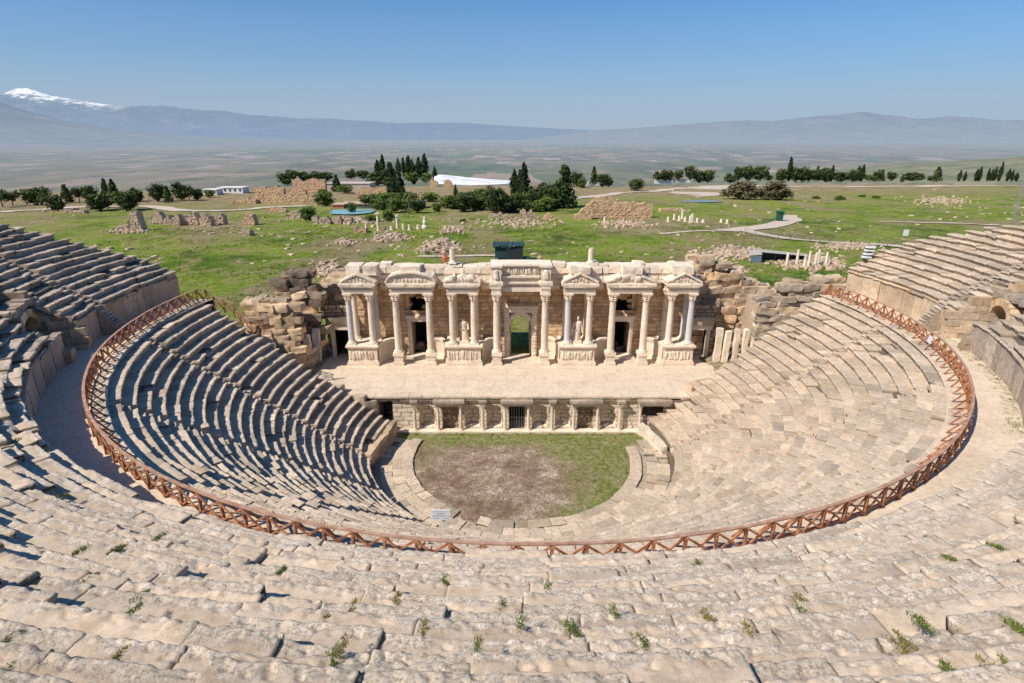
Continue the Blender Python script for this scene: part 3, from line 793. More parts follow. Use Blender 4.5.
# ------------------------------------------------------------------ orchestra
mb = MB(); P = []
for j in range(30):
    for i in range(30):
        X = lerp(-15.5, 17, i/29); Y = lerp(34, 54.4, j/29); P.append(Vector((X, Y, -29.2+noise.noise(Vector((X, Y, 0))*.4)*.05)))
mb.grid(P, 30, 30); mb.f = [tuple(reversed(f)) for f in mb.f]
mb.obj('orchestra_ground', M['orch'], kind='structure')
def kerbring():
    mb = MB()
    seat_row(mb, 10.35, .75, -29.02, .25, radians(-16), radians(60), 501, lo=.1, hi=.25, blk=(.9, 2.0), jit=1, miss=.06, gr=.05)
    o = mb.obj('orchestra_kerb', M['kerbstone'], loc=pol(10.5, radians(20), -29.2), label='worn kerb of stone slabs round the left side of the orchestra', cat='kerb')
    mb = MB(); seat_row(mb, 10.35, .8, -29.0, .25, radians(61), radians(188), 502, lo=.1, hi=.25, blk=(.9, 2.6), jit=1.5, miss=.12, gr=.06)
    mb.obj('orchestra_kerb', M['kerbstone'], loc=pol(10.5, radians(120), -29.2), label='pale curved slab kerb round the near and right side of the orchestra', cat='kerb')
    mb = MB(); P = []; rnd = random.Random(8)
    for k, (r0_, r1_) in enumerate(((11.3, 12.2), (12.3, 13.3))):
        mb = MB(); seat_row(mb, r0_, r1_-r0_, -29.08-.03*k, .2, radians(-14), radians(66), 520+k, lo=.15, hi=.3, blk=(.6, 1.5), jit=1.3, miss=.1, back=.15, gr=.05)
        mb.obj('paving_ring', M['seat'], kind='structure')
        mb = MB(); seat_row(mb, r0_, r1_-r0_+.1, -28.95+.16*k, .3, radians(67), radians(150), 530+k, lo=.15, hi=.3, blk=(.7, 1.9), jit=1.2, miss=.06, back=.4, gr=.05)
        mb.obj('paving_ring', M['seat'], kind='structure')
        mb = MB(); seat_row(mb, r0_+.5, r1_-r0_, -29.0+.1*k, .3, radians(151), radians(192), 540+k, lo=.15, hi=.3, blk=(.7, 1.7), jit=3, miss=.2, back=.3)
        mb.obj('paving_ring', M['seat'], kind='structure')
kerbring()

# ------------------------------------------------------------------ stage floor, stage front
SZ = -25.2
CX = 1.0
def stage_floor():
    mb = MB(); P = []; Cc = []; nx, ny = 240, 60
    for j in range(ny+1):
        for i in range(nx+1):
            X = lerp(-23.5, 25.5, i/nx); Y = lerp(54.2, 66.2, j/ny)
            yw = Y+.25*noise.noise(Vector((X*.3, Y*.2, 4))); row = math.floor(yw/1.7); jx = (X+row*1.13+.6*noise.noise(Vector((row*3.3, X*.2, 1))))/(1.9+.8*noise.noise(Vector((row*1.9, 0, 2))))
            t = .6+.3*noise.noise(Vector((math.floor(jx)*7.7, row*4.1, 0)))
            jn = 1 if (abs(jx-round(jx)) < .035 or abs(yw/1.7-round(yw/1.7)) < .05) and noise.noise(Vector((X*.6, Y*.6, 7))) > -.1 else 0
            P.append(Vector((X, Y, SZ+noise.noise(Vector((X, Y, 0))*.5)*.02))); Cc.append((t, jn*.18, 0))
    mb.grid(P, ny+1, nx+1, Cc); mb.f = [tuple(reversed(f)) for f in mb.f]
    mb.obj('stage_floor', M['paving'], kind='structure')
stage_floor()
def wall_grid(mb, x0, x1, z0, z1, y, cell, holes, bw=(.9, 1.6), bh=.55, seed=0, jd=.04, shape=None, ytop=None, amp=.03):
    """ashlar wall face in the XZ plane; holes = list of functions (x,z)->bool; shape(x,z)->extra depth"""
    nx = max(2, int((x1-x0)/cell)); nz = max(2, int((z1-z0)/cell)); P = []; Cc = []
    for j in range(nz+1):
        for i in range(nx+1):
            x = lerp(x0, x1, i/nx); z = lerp(z0, z1, j/nz)
            if ytop: z = z0+(z-z0)*(ytop(x)-z0)/(z1-z0)
            course = math.floor((z-z0)/bh); w = bw[0]+(bw[1]-bw[0])*(.5+.5*noise.noise(Vector((course*3.3, seed, 0))))
            u = (x-x0)/w+course*.37; bi = math.floor(u); fu = u-bi; fz = (z-z0)/bh-course
            jn = 1.0 if min(fu, 1-fu)*w < cell*.6 or min(fz, 1-fz)*bh < cell*.45 else 0
            t = .5+.75*noise.noise(Vector((bi*5.1+seed, course*7.7, 1.3))); off = noise.noise(Vector((bi*2.9, course*3.7+seed, 8)))*.06
            yy = y+jn*jd-off+(shape(x, z) if shape else 0)
            p = Vector((x, yy, z)); p += noise.noise_vector(p*1.6)*amp
            P.append(p); Cc.append((min(1, max(0, t)), jn*.7, 0))
    n0 = len(mb.v); mb.v += P; mb.c += Cc; nv = nx+1
    for j in range(nz):
        for i in range(nx):
            xm = lerp(x0, x1, (i+.5)/nx); zm = lerp(z0, z1, (j+.5)/nz)
            if any(h(xm, zm) for h in holes): continue
            a = n0+j*nv+i; mb.f.append((a, a+1, a+nv+1, a+nv))
def col_parts(parent, x, y, z0, z1, r, mat, seed, ped=0, seg=18):
    """column shaft > base, capital"""
    H = z1-z0; mb = MB(); mb.tint = (.35+.5*((seed*37) % 10)/10, 0, 0)
    bz, cz = z0+.38*r/.35, z1-r*2.3
    prof = [(r*1.08, bz), (r*1.0, bz+.12), (r*1.0, bz+.3*(cz-bz)), (r*.93, bz+.7*(cz-bz)), (r*.86, cz-.1), (r*.93, cz-.02)]
    pr = []
    for (a, b) in zip(prof, prof[1:]):
        for t in (0, .5): pr.append((lerp(a[0], b[0], t), lerp(a[1], b[1], t)))
    pr.append(prof[-1]); mb.lathe((x, y, 0), pr, seg, amp=.02, seed=seed)
    o = mb.obj('column', mat, parent, smooth=True)
    mb = MB(); mb.tint = (.7, 0, 0)
    mb.box(x-r*1.5, x+r*1.5, y-r*1.5, y+r*1.5, z0, z0+r*.45)
    mb.lathe((x, y, 0), [(r*1.35, z0+r*.45), (r*1.45, z0+r*.6), (r*1.35, z0+r*.78), (r*1.12, z0+r*.85), (r*1.25, z0+r*1.0), (r*1.1, bz+.02)], seg)
    mb.obj('base', M['marble'], o)
    mb = MB(); mb.tint = (.75, 0, 0); n = 16; P = []
    cap = [(.9, 0, 0), (1.12, .25, 1), (1.0, .5, 0), (1.3, .85, 1), (1.12, 1.15, 0), (1.5, 1.7, 1), (1.35, 1.9, 0)]
    pr = []
    for (q, zz, lf) in cap:
        for k in range(n):
            a = 2*pi*k/n; rr = r*q*(1+.13*(lf if k % 2 else -lf)); P.append(Vector((x+rr*cos(a), y+rr*sin(a), cz+zz*r)))
    mb.grid(P, len(cap), n, close=True)
    mb.box(x-r*1.42, x+r*1.42, y-r*1.42, y+r*1.42, cz+r*1.88, z1-.003)
    mb.obj('capital', M['marble'], o)
    return o

def stage_front():
    root = empty('stage_front_wall', (CX, 54.0, -29.2), 'low front wall of the stage with arched niches and small columns facing the orchestra', 'wall')
    X = [(p-512)*.1044 for p in (415.5, 438.7, 461.3, 483, 505, 528.4, 551.7, 573.3, 596.9, 619, 639)]
    kind = ['n', 'p', 'n', 'n', 'd', 'n', 'n', 'p', 'n', 'w']
    z0, z1 = -29.2, -25.75; holes = []; niches = []
    for k, a, b in zip(kind, X, X[1:]):
        m = (a+b)/2
        if k == 'n': niches.append(m)
        if k == 'd': holes.append(lambda x, z, m=m: abs(x-m) < .82 and z < z0+2.75)
        if k == 'p': holes.append(lambda x, z, m=m: abs(x-m) < .8 and z < z0+2.75)
    wx = -13.1; holes.append(lambda x, z: abs(x-wx) < .68 and z0+.5 < z < z0+3.3)
    holes.append(lambda x, z: 13.5 < x < 15.7 and z0+1.6 < z < z0+3.1)
    def shape(x, z):
        for m in niches:
            w = .78; t = z-z0-.35
            if t < 0: continue
            hw = w if t < 1.7 else (math.sqrt(max(0, w*w-(t-1.7)**2)) if t-1.7 < w else 0)
            if abs(x-m) < hw: return .15+.75*math.sqrt(max(0, 1-((x-m)/w)**2))*(1 if t < 1.7 else .85)
        return 0
    mb = MB(); wall_grid(mb, -14.6, 17.6, z0, z1, 54.15, .085, holes, bw=(.8, 1.3), bh=.5, seed=4, shape=shape, jd=.03, amp=.02)
    mb.obj('wall_face', M['marble'], root)
    # thickness of the wall behind openings
    for (m, w, lo, hi, nm) in [((X[1]+X[2])/2, .8, 0, 2.75, 'p'), ((X[4]+X[5])/2, .82, 0, 2.75, 'd'), ((X[7]+X[8])/2, .8, 0, 2.75, 'p'), (wx, .68, .5, 3.3, 'd'), (14.6, 1.1, 1.6, 3.1, 'd')]:
        mb = MB(); a, b, c, d = m-w, m+w, z0+lo, z0+hi; dp = .5 if nm == 'p' else 2.2
        y0, y1 = 54.13, 54.15+dp
        for q in ([(a, y0, c), (a, y1, c), (a, y1, d), (a, y0, d)], [(b, y0, c), (b, y0, d), (b, y1, d), (b, y1, c)], [(a, y0, d), (a, y1, d), (b, y1, d), (b, y0, d)], [(a, y0, c+.01), (b, y0, c+.01), (b, y1, c+.01), (a, y1, c+.01)]):
            mb.add([Vector(v) for v in q], [(0, 1, 2, 3)])
        mb.obj('door_reveal', M['tan'], root)
        mb = MB()
        if nm == 'p': wall_grid(mb, a, b, c, d-.35, y1-.05, .12, [], bw=(.4, .7), bh=.3, seed=int(m*3)); mb.box(a, b, y1-.2, y1, d-.35, d, tint=(.1, 0, 0)); mb.obj('blocked_doorway', M['tan'], root)
        else: mb.add([Vector(v) for v in ((a, y1-.01, c), (b, y1-.01, c), (b, y1-.01, d), (a, y1-.01, d))], [(0, 1, 2, 3)]); mb.obj('shade_panel', M['dark'], root)  # non-blocked openings end in a black sheet painted as shade
        if nm == 'd':
            g = MB(); nb = 6
            for i in range(nb+1): g.bar((lerp(a+.05, b-.05, i/nb), 54.35, c), (lerp(a+.05, b-.05, i/nb), 54.35, d), .04)
            for z in (c+.1, (c+d)/2, d-.1): g.bar((a, 54.35, z), (b, 54.35, z), .05)
            g.obj('barred_gate', M['galv'] if lo == 0 else M['iron'], root)
    # cornices
    def cornice(xa, xb, yf, z, h=.22):
        mb = MB(); mb.tint = (.45, 0, 0); L = xb-xa; n = max(1, int(L/1.6))
        for i in range(n):
            a, b = lerp(xa, xb, i/n), lerp(xa, xb, (i+1)/n)
            mb.rock(((a+b)/2, (yf+54.6)/2, z+h/2), (b-a-.02, 54.6-yf, h), i+xa, 4, .025, .03, tint=(R.uniform(.1, .7), 0, 0))
        return mb
    o = cornice(-11.5, 13.9, 53.85, -25.72, .34).obj('cornice', M['upper'], root)
    o = cornice(-14.6, -11.55, 54.0, -25.72, .4).obj('cornice', M['upper'], root)
    for i, (a, b) in enumerate([(X[1]-.3, X[2]+.3), (X[4]-.3, X[5]+.3), (X[7]-.3, X[8]+.3), (13.0, 16.2)]):
        mb = MB(); mb.box(a, b, 53.42, 54.05, -26.12, -25.82, tint=(.8, 0, 0)); mb.obj('architrave', M['marble'], root)
        cornice(a-.15, b+.15, 53.25, -25.8, .3).obj('cornice', M['upper'], root)
    for i, x in enumerate((X[0], X[3], X[6], X[9])):
        mb = MB(); mb.box(x-.3, x+.3, 53.45, 54.05, -26.12, -25.8, tint=(.8, 0, 0)); mb.obj('architrave', M['marble'], root)
        cornice(x-.42, x+.42, 53.3, -25.79, .22).obj('cornice', M['upper'], root)
    for i, x in enumerate(X): col_parts(root, x, 53.72, -29.0, -26.12, .16, M['marble'], i+3, seg=12)
    o = None; mb = MB()
    x = -15.5
    while x < 17.5: L = R.uniform(1.2, 2.2); mb.rock((x+L/2, 54.35, -25.29), (L-.02, 1.2, .22), x, 4, .02, .03, tint=(R.uniform(.3, .9), 0, 0)); x += L
    mb.obj('stage_edge_slabs', M['paving'], root)
    mb = MB(); mb.box(-12.0, 13.8, 53.35, 54.05, -29.3, -29.0, tint=(.85, 0, 0)); mb.obj('plinth', M['marble'], root)
stage_front()

# ------------------------------------------------------------------ scene building (skene)
def facade():
    root = empty('stage_building', (CX, 64, SZ), 'ruined white marble stage building with columns, pediments and three doorways', 'building')
    YW = 65.6
    def part(mb, nm, mat='marble', parent=None, **kw): return mb.obj(nm, M[mat], parent or root, **kw)
    arch = lambda x, z: (abs(x-CX) < 1.12 and z < SZ+4.0) or math.hypot(x-CX, z-(SZ+4.0)) < 1.12
    holes = [arch]
    for s in (-1, 1):
        holes.append(lambda x, z, s=s: abs(x-(CX+s*12)) < .95 and z < SZ+4.4)
        holes.append(lambda x, z, s=s: abs(x-(CX+s*12.2)) < 1.6 and SZ+5.6 < z < SZ+7.6+.3*sin(x*5))
    holes.append(lambda x, z: abs(x-(CX+6.0)) < .4 and SZ+2.6 < z < SZ+5.0)
    mb = MB(); wall_grid(mb, CX-20, CX+20, SZ, SZ+9.7, YW, .16, holes, bw=(.7, 1.5), bh=.44, seed=2, jd=.02, amp=.05)
    part(mb, 'back_wall', 'ochre')
    # openings: depth, frames
    def opening(xc, w, h, depth, dark=True, frame=True, z0=SZ, top=None):
        a, b = xc-w, xc+w; mb = MB()
        for q in ([(a, YW-.02, z0), (a, YW+depth, z0), (a, YW+depth, z0+h), (a, YW-.02, z0+h)], [(b, YW-.02, z0), (b, YW-.02, z0+h), (b, YW+depth, z0+h), (b, YW+depth, z0)], [(a, YW-.02, z0+h), (a, YW+depth, z0+h), (b, YW+depth, z0+h), (b, YW-.02, z0+h)]):
            mb.add([Vector(v) for v in q], [(0, 1, 2, 3)])
        part(mb, 'door_reveal', 'tan')
        if dark:
            mb = MB(); mb.add([Vector(v) for v in ((a-.5, YW+depth, z0), (b+.5, YW+depth, z0), (b+.5, YW+depth, z0+h), (a-.5, YW+depth, z0+h))], [(0, 1, 2, 3)]); part(mb, 'shade_backing', 'dark')  # black sheet closes the doorway, painting the shade behind it
            mb = MB()
            for i in range(9): mb.rock((xc+R.uniform(-w, w), YW+depth-.5-R.random()*.8, z0+R.uniform(.1, .9)), (R.uniform(.4, .9),)*3, i, 3, .08, .3, tint=(R.random(), 0, 0))
            part(mb, 'rubble_heap', 'grey', kind='stuff')
        if frame:
            for s in (-1, 1):
                mb = MB(); mb.box(xc+s*(w+.22)-.22, xc+s*(w+.22)+.22, YW-.38, YW+.15, z0, z0+h, tint=(.6, 0, 0)); mb.box(xc+s*(w+.1)-.08, xc+s*(w+.1)+.08, YW-.44, YW-.3, z0, z0+h-.002, tint=(.9, 0, 0)); part(mb, 'door_jamb')
            mb = MB(); mb.box(xc-w-.5, xc+w+.5, YW-.4, YW+.2, z0+h, z0+h+.5, tint=(.7, 0, 0)); mb.box(xc-w-.65, xc+w+.65, YW-.6, YW+.2, z0+h+.502, z0+h+.7, tint=(.9, 0, 0)); part(mb, 'lintel')
            mb = MB(); mb.rock((xc, YW-.55, z0+.1), (2*w+1.4, 1.5, .35), xc, 5, .04, .05); part(mb, 'threshold')
    for s in (-1, 1): opening(CX+s*12, .95, 4.4, 2.6)
    for s in (-1, 1):
        mb = MB(); xc = CX+s*12.2
        mb.add([Vector(v) for v in ((xc-2, YW+1.6, SZ+5), (xc+2, YW+1.6, SZ+5), (xc+2, YW+1.6, SZ+8.2), (xc-2, YW+1.6, SZ+8.2))], [(0, 1, 2, 3)]); part(mb, 'shade_backing', 'dark')  # black sheet as painted shade behind the broken upper gap
        mb = MB()
        for i in range(16): mb.rock((xc-1.6+3.2*R.random(), YW+.5+R.random()*.6, SZ+5.7+R.random()*1.8), (R.uniform(.4, .9), .5, R.uniform(.2, .4)), i+7, 3, .06, .1, Matrix.Rotation(R.uniform(-.4, .4), 3, 'Y'), tint=(R.random(), 0, 0))
        part(mb, 'rubble_heap', 'ochre', kind='stuff')
    mb = MB(); mb.box(CX+5.5, CX+6.5, YW+.5, YW+.6, SZ+2.5, SZ+5.1); part(mb, 'shade_backing', 'dark')  # black slab painting the shade of the niche
    # central arched passage through the building
    n = 14; mb = MB(); P = []
    for y in (YW-.05, YW+4.2):
        P.append(Vector((CX+1.12, y, SZ)))
        for i in range(n+1): t = pi*i/n; P.append(Vector((CX+1.12*cos(t), y, SZ+4.0+1.12*sin(t))))
        P.append(Vector((CX-1.12, y, SZ)))
    mb.grid(P, 2, n+3); part(mb, 'arch_passage', 'ochre')
    mb = MB()
    for i in range(13):
        t = pi*(i+.5)/13; mb.rock((CX+1.35*cos(t), YW-.15, SZ+4.0+1.35*sin(t)), (.36, .4, .42), i, 3, .015, .04, Matrix.Rotation(pi/2-t, 3, 'Y'), tint=(R.uniform(.3, .9), 0, 0))
    part(mb, 'arch_stones')
    for s in (-1, 1):
        mb = MB(); xc = CX+s*1.62; mb.box(xc-.3, xc+.3, YW-.55, YW+.1, SZ, SZ+5.55, tint=(.55, 0, 0))
        for k in range(12): mb.rock((xc, YW-.57, SZ+.4+k*.43), (.4, .08, .3), k, 3, .02, .3, tint=(.9, 0, 0))
        part(mb, 'door_jamb')
    mb = MB(); mb.box(CX-2.0, CX+2.0, YW-.6, YW+.2, SZ+5.55, SZ+6.15, tint=(.7, 0, 0))
    for k in range(14): mb.rock((CX-1.75+k*.27, YW-.62, SZ+5.85), (.2, .1, .36), k, 3, .02, .3, tint=(.9, 0, 0))
    mb.box(CX-2.15, CX+2.15, YW-.8, YW+.2, SZ+6.152, SZ+6.35, tint=(.9, 0, 0)); part(mb, 'lintel')
    # piers and back of the wall mass
    mb = MB()
    for a, b in ((-20, -13.2), (-10.8, -1.2), (1.2, 10.8), (13.2, 20)): mb.box(CX+a, CX+b, YW+.35, YW+4.2, SZ, SZ+9.4)
    mb.box(CX-20, CX+20, YW+1.7, YW+4.1, SZ+7.8, SZ+9.38); mb.box(CX-1.2, CX+1.2, YW+.3, YW+4.2, SZ+5.2, SZ+9.36)
    part(mb, 'inner_masonry', 'ochre')
    # podia carrying the paired columns, with carved panels
    def podium_block(xa, xb, yf, yb, h=2.45):
        mb = MB(); mb.tint = (.75, 0, 0)
        mb.box(xa-.18, xb+.18, yf-.2, yb, SZ, SZ+.42); mb.box(xa-.08, xb+.08, yf-.1, yb, SZ+.422, SZ+.62)
        mb.box(xa, xb, yf, yb, SZ+.622, SZ+h-.35, tint=(.6, 0, 0))
        mb.box(xa-.12, xb+.12, yf-.14, yb, SZ+h-.348, SZ+h-.18); mb.box(xa-.22, xb+.22, yf-.25, yb, SZ+h-.178, SZ+h)
        o = part(mb, 'podium')
        # carved figures in low relief on the panel
        mb = MB(); k = 0; x = xa+.25
        while x < xb-.25:
            hh = R.uniform(.8, 1.15); mb.rock((x, yf-.01, SZ+.75+hh/2), (R.uniform(.18, .34), .16, hh), x*9, 4, .06, .5, tint=(R.uniform(.4, .9), 0, 0)); x += R.uniform(.27, .42)
        mb.obj('carved_relief', M['marble'], o, smooth=True)
        return o
    for s in (-1, 1):
        podium_block(CX+s*6.55-1.95, CX+s*6.55+1.95, 62.25, YW+.1); podium_block(CX+s*18.2-1.65, CX+s*18.2+1.65, 62.25, YW+.1)
    # curved low walls between podia and doorways
    def curved(x0, x1, side):
        # quarter circle, concave towards the stage
        mb = MB(); Rr = abs(x1-x0); n = 12
        for (dr, za, zb, t) in ((0.14, SZ, SZ+.45, .7), (0, SZ+.45, SZ+2.1, .6), (.12, SZ+2.1, SZ+2.28, .85), (.22, SZ+2.28, SZ+2.45, .85)):
            P = []
            for i in range(n+1):
                a = pi/2*i/n; x = x1-(x1-x0)*cos(a)*(1-dr/Rr*.6); y = 62.7+(YW-.5-62.7)*sin(a)-dr*.8
                P += [Vector((x, y, za)), Vector((x, y, zb)), Vector((x0*.0+x+(-.9 if x1 > x0 else .9)*.0, y+.9, zb)), ]
            k = len(mb.v); mb.grid(P, n+1, 3, [(t, 0, 0)]*len(P))
        part(mb, 'curved_podium')
    for s in (-1, 1):
        curved(CX+s*8.6, CX+s*10.3, s); curved(CX+s*16.45, CX+s*14.5, s); curved(CX+s*4.5, CX+s*3.2, s)
    # columns
    zc = -16.66
    k = 0
    for rel in (-19.45, -17.0, -7.8, -5.35, 5.35, 7.8, 17.0, 19.3):
        k += 1; mt = M['bluemarble'] if rel in (-19.45, 5.35, 19.3) else M['marble']
        col_parts(root, CX+rel, 62.85, SZ+2.452, zc, .36, mt, k); 
        col_parts(root, CX+rel*(1.0 if abs(rel) < 10 else 1)+(.12 if rel < 0 else -.12), 64.75, SZ+2.452, zc, .33, M['bluemarble'] if rel == 19.3 or rel == -17.0 else M['marble'], k+20)
    for rel in (-14.15, -10.4, -2.75, 2.75, 10.4, 14.15):
        k += 1; x = CX+rel
        mb = MB(); mb.box(x-.62, x+.62, 62.25, 63.6, SZ, SZ+.35, tint=(.8, 0, 0)); mb.box(x-.5, x+.5, 62.37, 63.45, SZ+.352, SZ+1.1, tint=(.65, 0, 0)); mb.box(x-.6, x+.6, 62.28, 63.55, SZ+1.102, SZ+1.3, tint=(.9, 0, 0)); part(mb, 'column_pedestal')
        col_parts(root, x, 62.92, SZ+1.302, zc, .40, M['marble'], k)
    # entablatures
    def entab(xa, xb, yf, yb=YW+.1, z=zc, h=1.15):
        mb = MB(); mb.tint = (.7, 0, 0)
        mb.box(xa, xb, yf, yb, z, z+.22); mb.box(xa-.03, xb+.03, yf-.04, yb, z+.222, z+.42); mb.box(xa+.02, xb-.02, yf+.02, yb, z+.422, z+.72, tint=(.5, 0, 0))
        mb.box(xa-.12, xb+.12, yf-.16, yb, z+.722, z+.84); 
        x = xa-.05
        while x < xb: mb.box(x, x+.12, yf-.3, yf-.155, z+.74, z+.86, tint=(.8, 0, 0)); x += .24
        # eroded projecting cornice
        n = max(2, int((xb-xa)/.9))
        for i in range(n):
            a, b = lerp(xa-.35, xb+.35, i/n), lerp(xa-.35, xb+.35, (i+1)/n); d = R.uniform(-.03, .12)
            mb.rock(((a+b)/2, (yf-.3+d+yb)/2, z+1.0), (b-a-.01, yb-yf+.3-d, .27), i+xa, 4, .03, .02, tint=(R.uniform(.5, .95), 0, 0))
        return part(mb, 'entablature')
    bays = {-18.2: (-19.95, -16.5), -12.3: (-14.65, -9.9), -6.57: (-8.3, -4.85), 6.57: (4.85, 8.3), 12.3: (9.9, 14.65), 18.15: (16.5, 19.8)}
    for c, (a, b) in bays.items(): entab(CX+a, CX+b, 62.5)
    # recessed runs on the wall between the bays
    for a, b in ((-16.1, -15.0), (-9.5, -8.7), (-4.5, -3.35), (3.35, 4.5), (8.7, 9.5), (15.0, 16.1)): entab(CX+a, CX+b, 64.6)
    # pediments
    zp = zc+1.16
    def tri(c, hw, h, broken=False):
        mb = MB(); mb.tint = (.7, 0, 0); x = CX+c
        mb.prism([(x-hw+.15, zp), (x+hw-.15, zp), (x, zp+h-.15)], 62.75, 64.6)
        for s in (-1, 1):
            m = 5
            for i in range(m):
                t0, t1 = i/m, (i+1)/m
                if broken and t1 > .75: continue
                t = (t0+t1)/2; px = x+s*hw*(1-t)*1.03; pz = zp+h*t+.08
                L = math.hypot(hw, h)/m; mb.rock((px, 63.5, pz), (L*1.03, 1.9, .2), i+c, 4, .03, .03, Matrix.Rotation(-s*-math.atan2(h, hw), 3, 'Y'), tint=(R.uniform(.5, 1), 0, 0))
        for i in range(5): mb.rock((x-hw*.4+i*hw*.2, 62.73, zp+.22+.1*(2-abs(i-2))), (.22, .2, .3), i+c*3, 3, .04, .5, tint=(.3, 0, 0))
        part(mb, 'pediment')
    def seg(c, hw, h):
        mb = MB(); x = CX+c; n = 12; pts = [(x-hw+.1, zp)]
        for i in range(n+1): t = pi*i/n; pts.append((x-(hw-.1)*cos(t), zp+(h-.12)*sin(t)))
        mb.prism(pts[1:], 62.75, 64.6)
        for i in range(n):
            t = pi*(i+.5)/n; px, pz = x-hw*cos(t), zp+h*sin(t)+.06; dx, dz = hw*sin(t), h*cos(t); L = math.hypot(dx, dz)*pi/n
            mb.rock((px, 63.45, pz), (L*1.04, 1.95, .2), i+c, 4, .025, .03, Matrix.Rotation(-math.atan2(dz, dx), 3, 'Y'), tint=(R.uniform(.5, 1), 0, 0))
        for i in range(9): mb.rock((x-hw*.6+i*hw*.15, 62.72, zp+.3), (.2, .18, .3), i, 3, .04, .5, tint=(.4, 0, 0))
        part(mb, 'pediment')
    tri(-18.2, 1.95, .95); seg(-12.3, 2.75, 1.1)
    tri(-6.57, 1.95, .95, True); tri(6.57, 1.95, 1.0); tri(12.3, 2.75, 1.15, True); tri(18.15, 1.95, 1.0)
    # scroll fragments on the broken pediments
    for c in (-7.6, -5.6, 11.6, 13.0):
        mb = MB(); mb.rock((CX+c, 63.0, zp+.55), (.7, 1.0, .55), c, 4, .08, .5, tint=(.6, 0, 0)); part(mb, 'scroll_fragment')
    # central block with carved frieze
    mb = MB(); mb.tint = (.7, 0, 0)
    mb.box(CX-2.4, CX+2.4, 63.3, YW+.1, zc, zc+.5); mb.box(CX-2.4, CX+2.4, 63.45, YW+.1, zc+.502, zc+.95, tint=(.5, 0, 0)); mb.box(CX-2.45, CX+2.45, 63.1, YW+.1, zc+.952, zc+1.15)
    mb.box(CX-2.1, CX+2.1, 62.95, YW+.1, zc+1.7, zc+1.9, tint=(.9, 0, 0)); mb.box(CX-2.1, CX+2.1, 63.2, YW+.1, zc+1.152, zc+1.698, tint=(.6, 0, 0)); mb.box(CX-2.0, CX+2.0, 63.25, YW, zc+1.902, zc+3.0, tint=(.7, 0, 0)); mb.box(CX-2.3, CX+2.3, 62.9, YW, zc+3.002, zc+3.2, tint=(.9, 0, 0))
    o = part(mb, 'entablature')
    mb = MB()
    for i in range(15): mb.rock((CX-1.75+i*.25, 63.2, zc+2.45), (.18+.06*(i % 2), .22, .8), i*5, 4, .07, .55, tint=(R.uniform(.5, 1), 0, 0))
    mb.obj('carved_frieze', M['marble'], o, smooth=True)
    for s in (-1, 1):
        x = CX+s*2.75; mb = MB(); mb.tint = (.75, 0, 0)
        mb.box(x-.5, x+.5, 62.5, YW, zc, zc+.5); mb.box(x-.55, x+.55, 62.42, YW, zc+.502, zc+.9)
        mb.rock((x, 64.0, zc+1.15), (1.5, 3.3, .48), s, 5, .03, .08, tint=(.9, 0, 0)); mb.box(x-.55, x+.55, 62.55, YW, zc+1.4, zc+2.95, tint=(.65, 0, 0))
        mb.rock((x, 62.5, zc+2.1), (.5, .25, 1.0), s*3, 4, .08, .5, tint=(.85, 0, 0)); mb.rock((x, 64.0, zc+3.05), (1.35, 3.2, .26), s, 5, .03, .05, tint=(.95, 0, 0))
        part(mb, 'projecting_block')
    # attic courses above
    za = zc+1.9
    def attic(x0, x1, z, h, yf, miss, seed):
        rnd = random.Random(seed); x = x0; mb = MB()
        while x < x1:
            L = min(rnd.uniform(.9, 2.3), x1-x); 
            if L < .3: break
            if rnd.random() > miss: hh = h*(rnd.uniform(.75, 1.12) if h > .5 else rnd.uniform(.35, 1.5)); mb.rock((x+L/2, (yf+rnd.uniform(-.08, .08)+YW+.3)/2, z+hh/2), (L-.03, YW+.3-yf, hh), x, 5, .045, .05, tint=(rnd.uniform(.2, 1), 0, 0))
            x += L
        return mb
    for a, b, sd in ((-19.9, -3.3, 1), (3.35, 19.9, 2)):
        part(attic(CX+a, CX+b, zc+1.14, .8, 64.35, 0, sd+20), 'attic_course'); part(attic(CX+a, CX+b, za, .72, 64.2, .0, sd), 'attic_course'); part(attic(CX+a+.2, CX+b-.2, za+.62, .36, 64.4, 0, sd+9), 'attic_course')
    for c in (-18.7, -16.9): 
        mb = MB(); mb.rock((CX+c, 64.3, za+.5), (1.5, 2.2, 1.1), c, 5, .05, .05, tint=(.8, 0, 0)); part(mb, 'attic_block')
    # small square coffer stones of the first attic course over bays
    for c in (-12.3, 6.6, 12.4, 18.0):
        mb = MB(); mb.rock((CX+c, 64.0, za+.62), (2.2, 2.4, .9), c, 5, .05, .04, tint=(.85, 0, 0)); part(mb, 'attic_block')
facade()

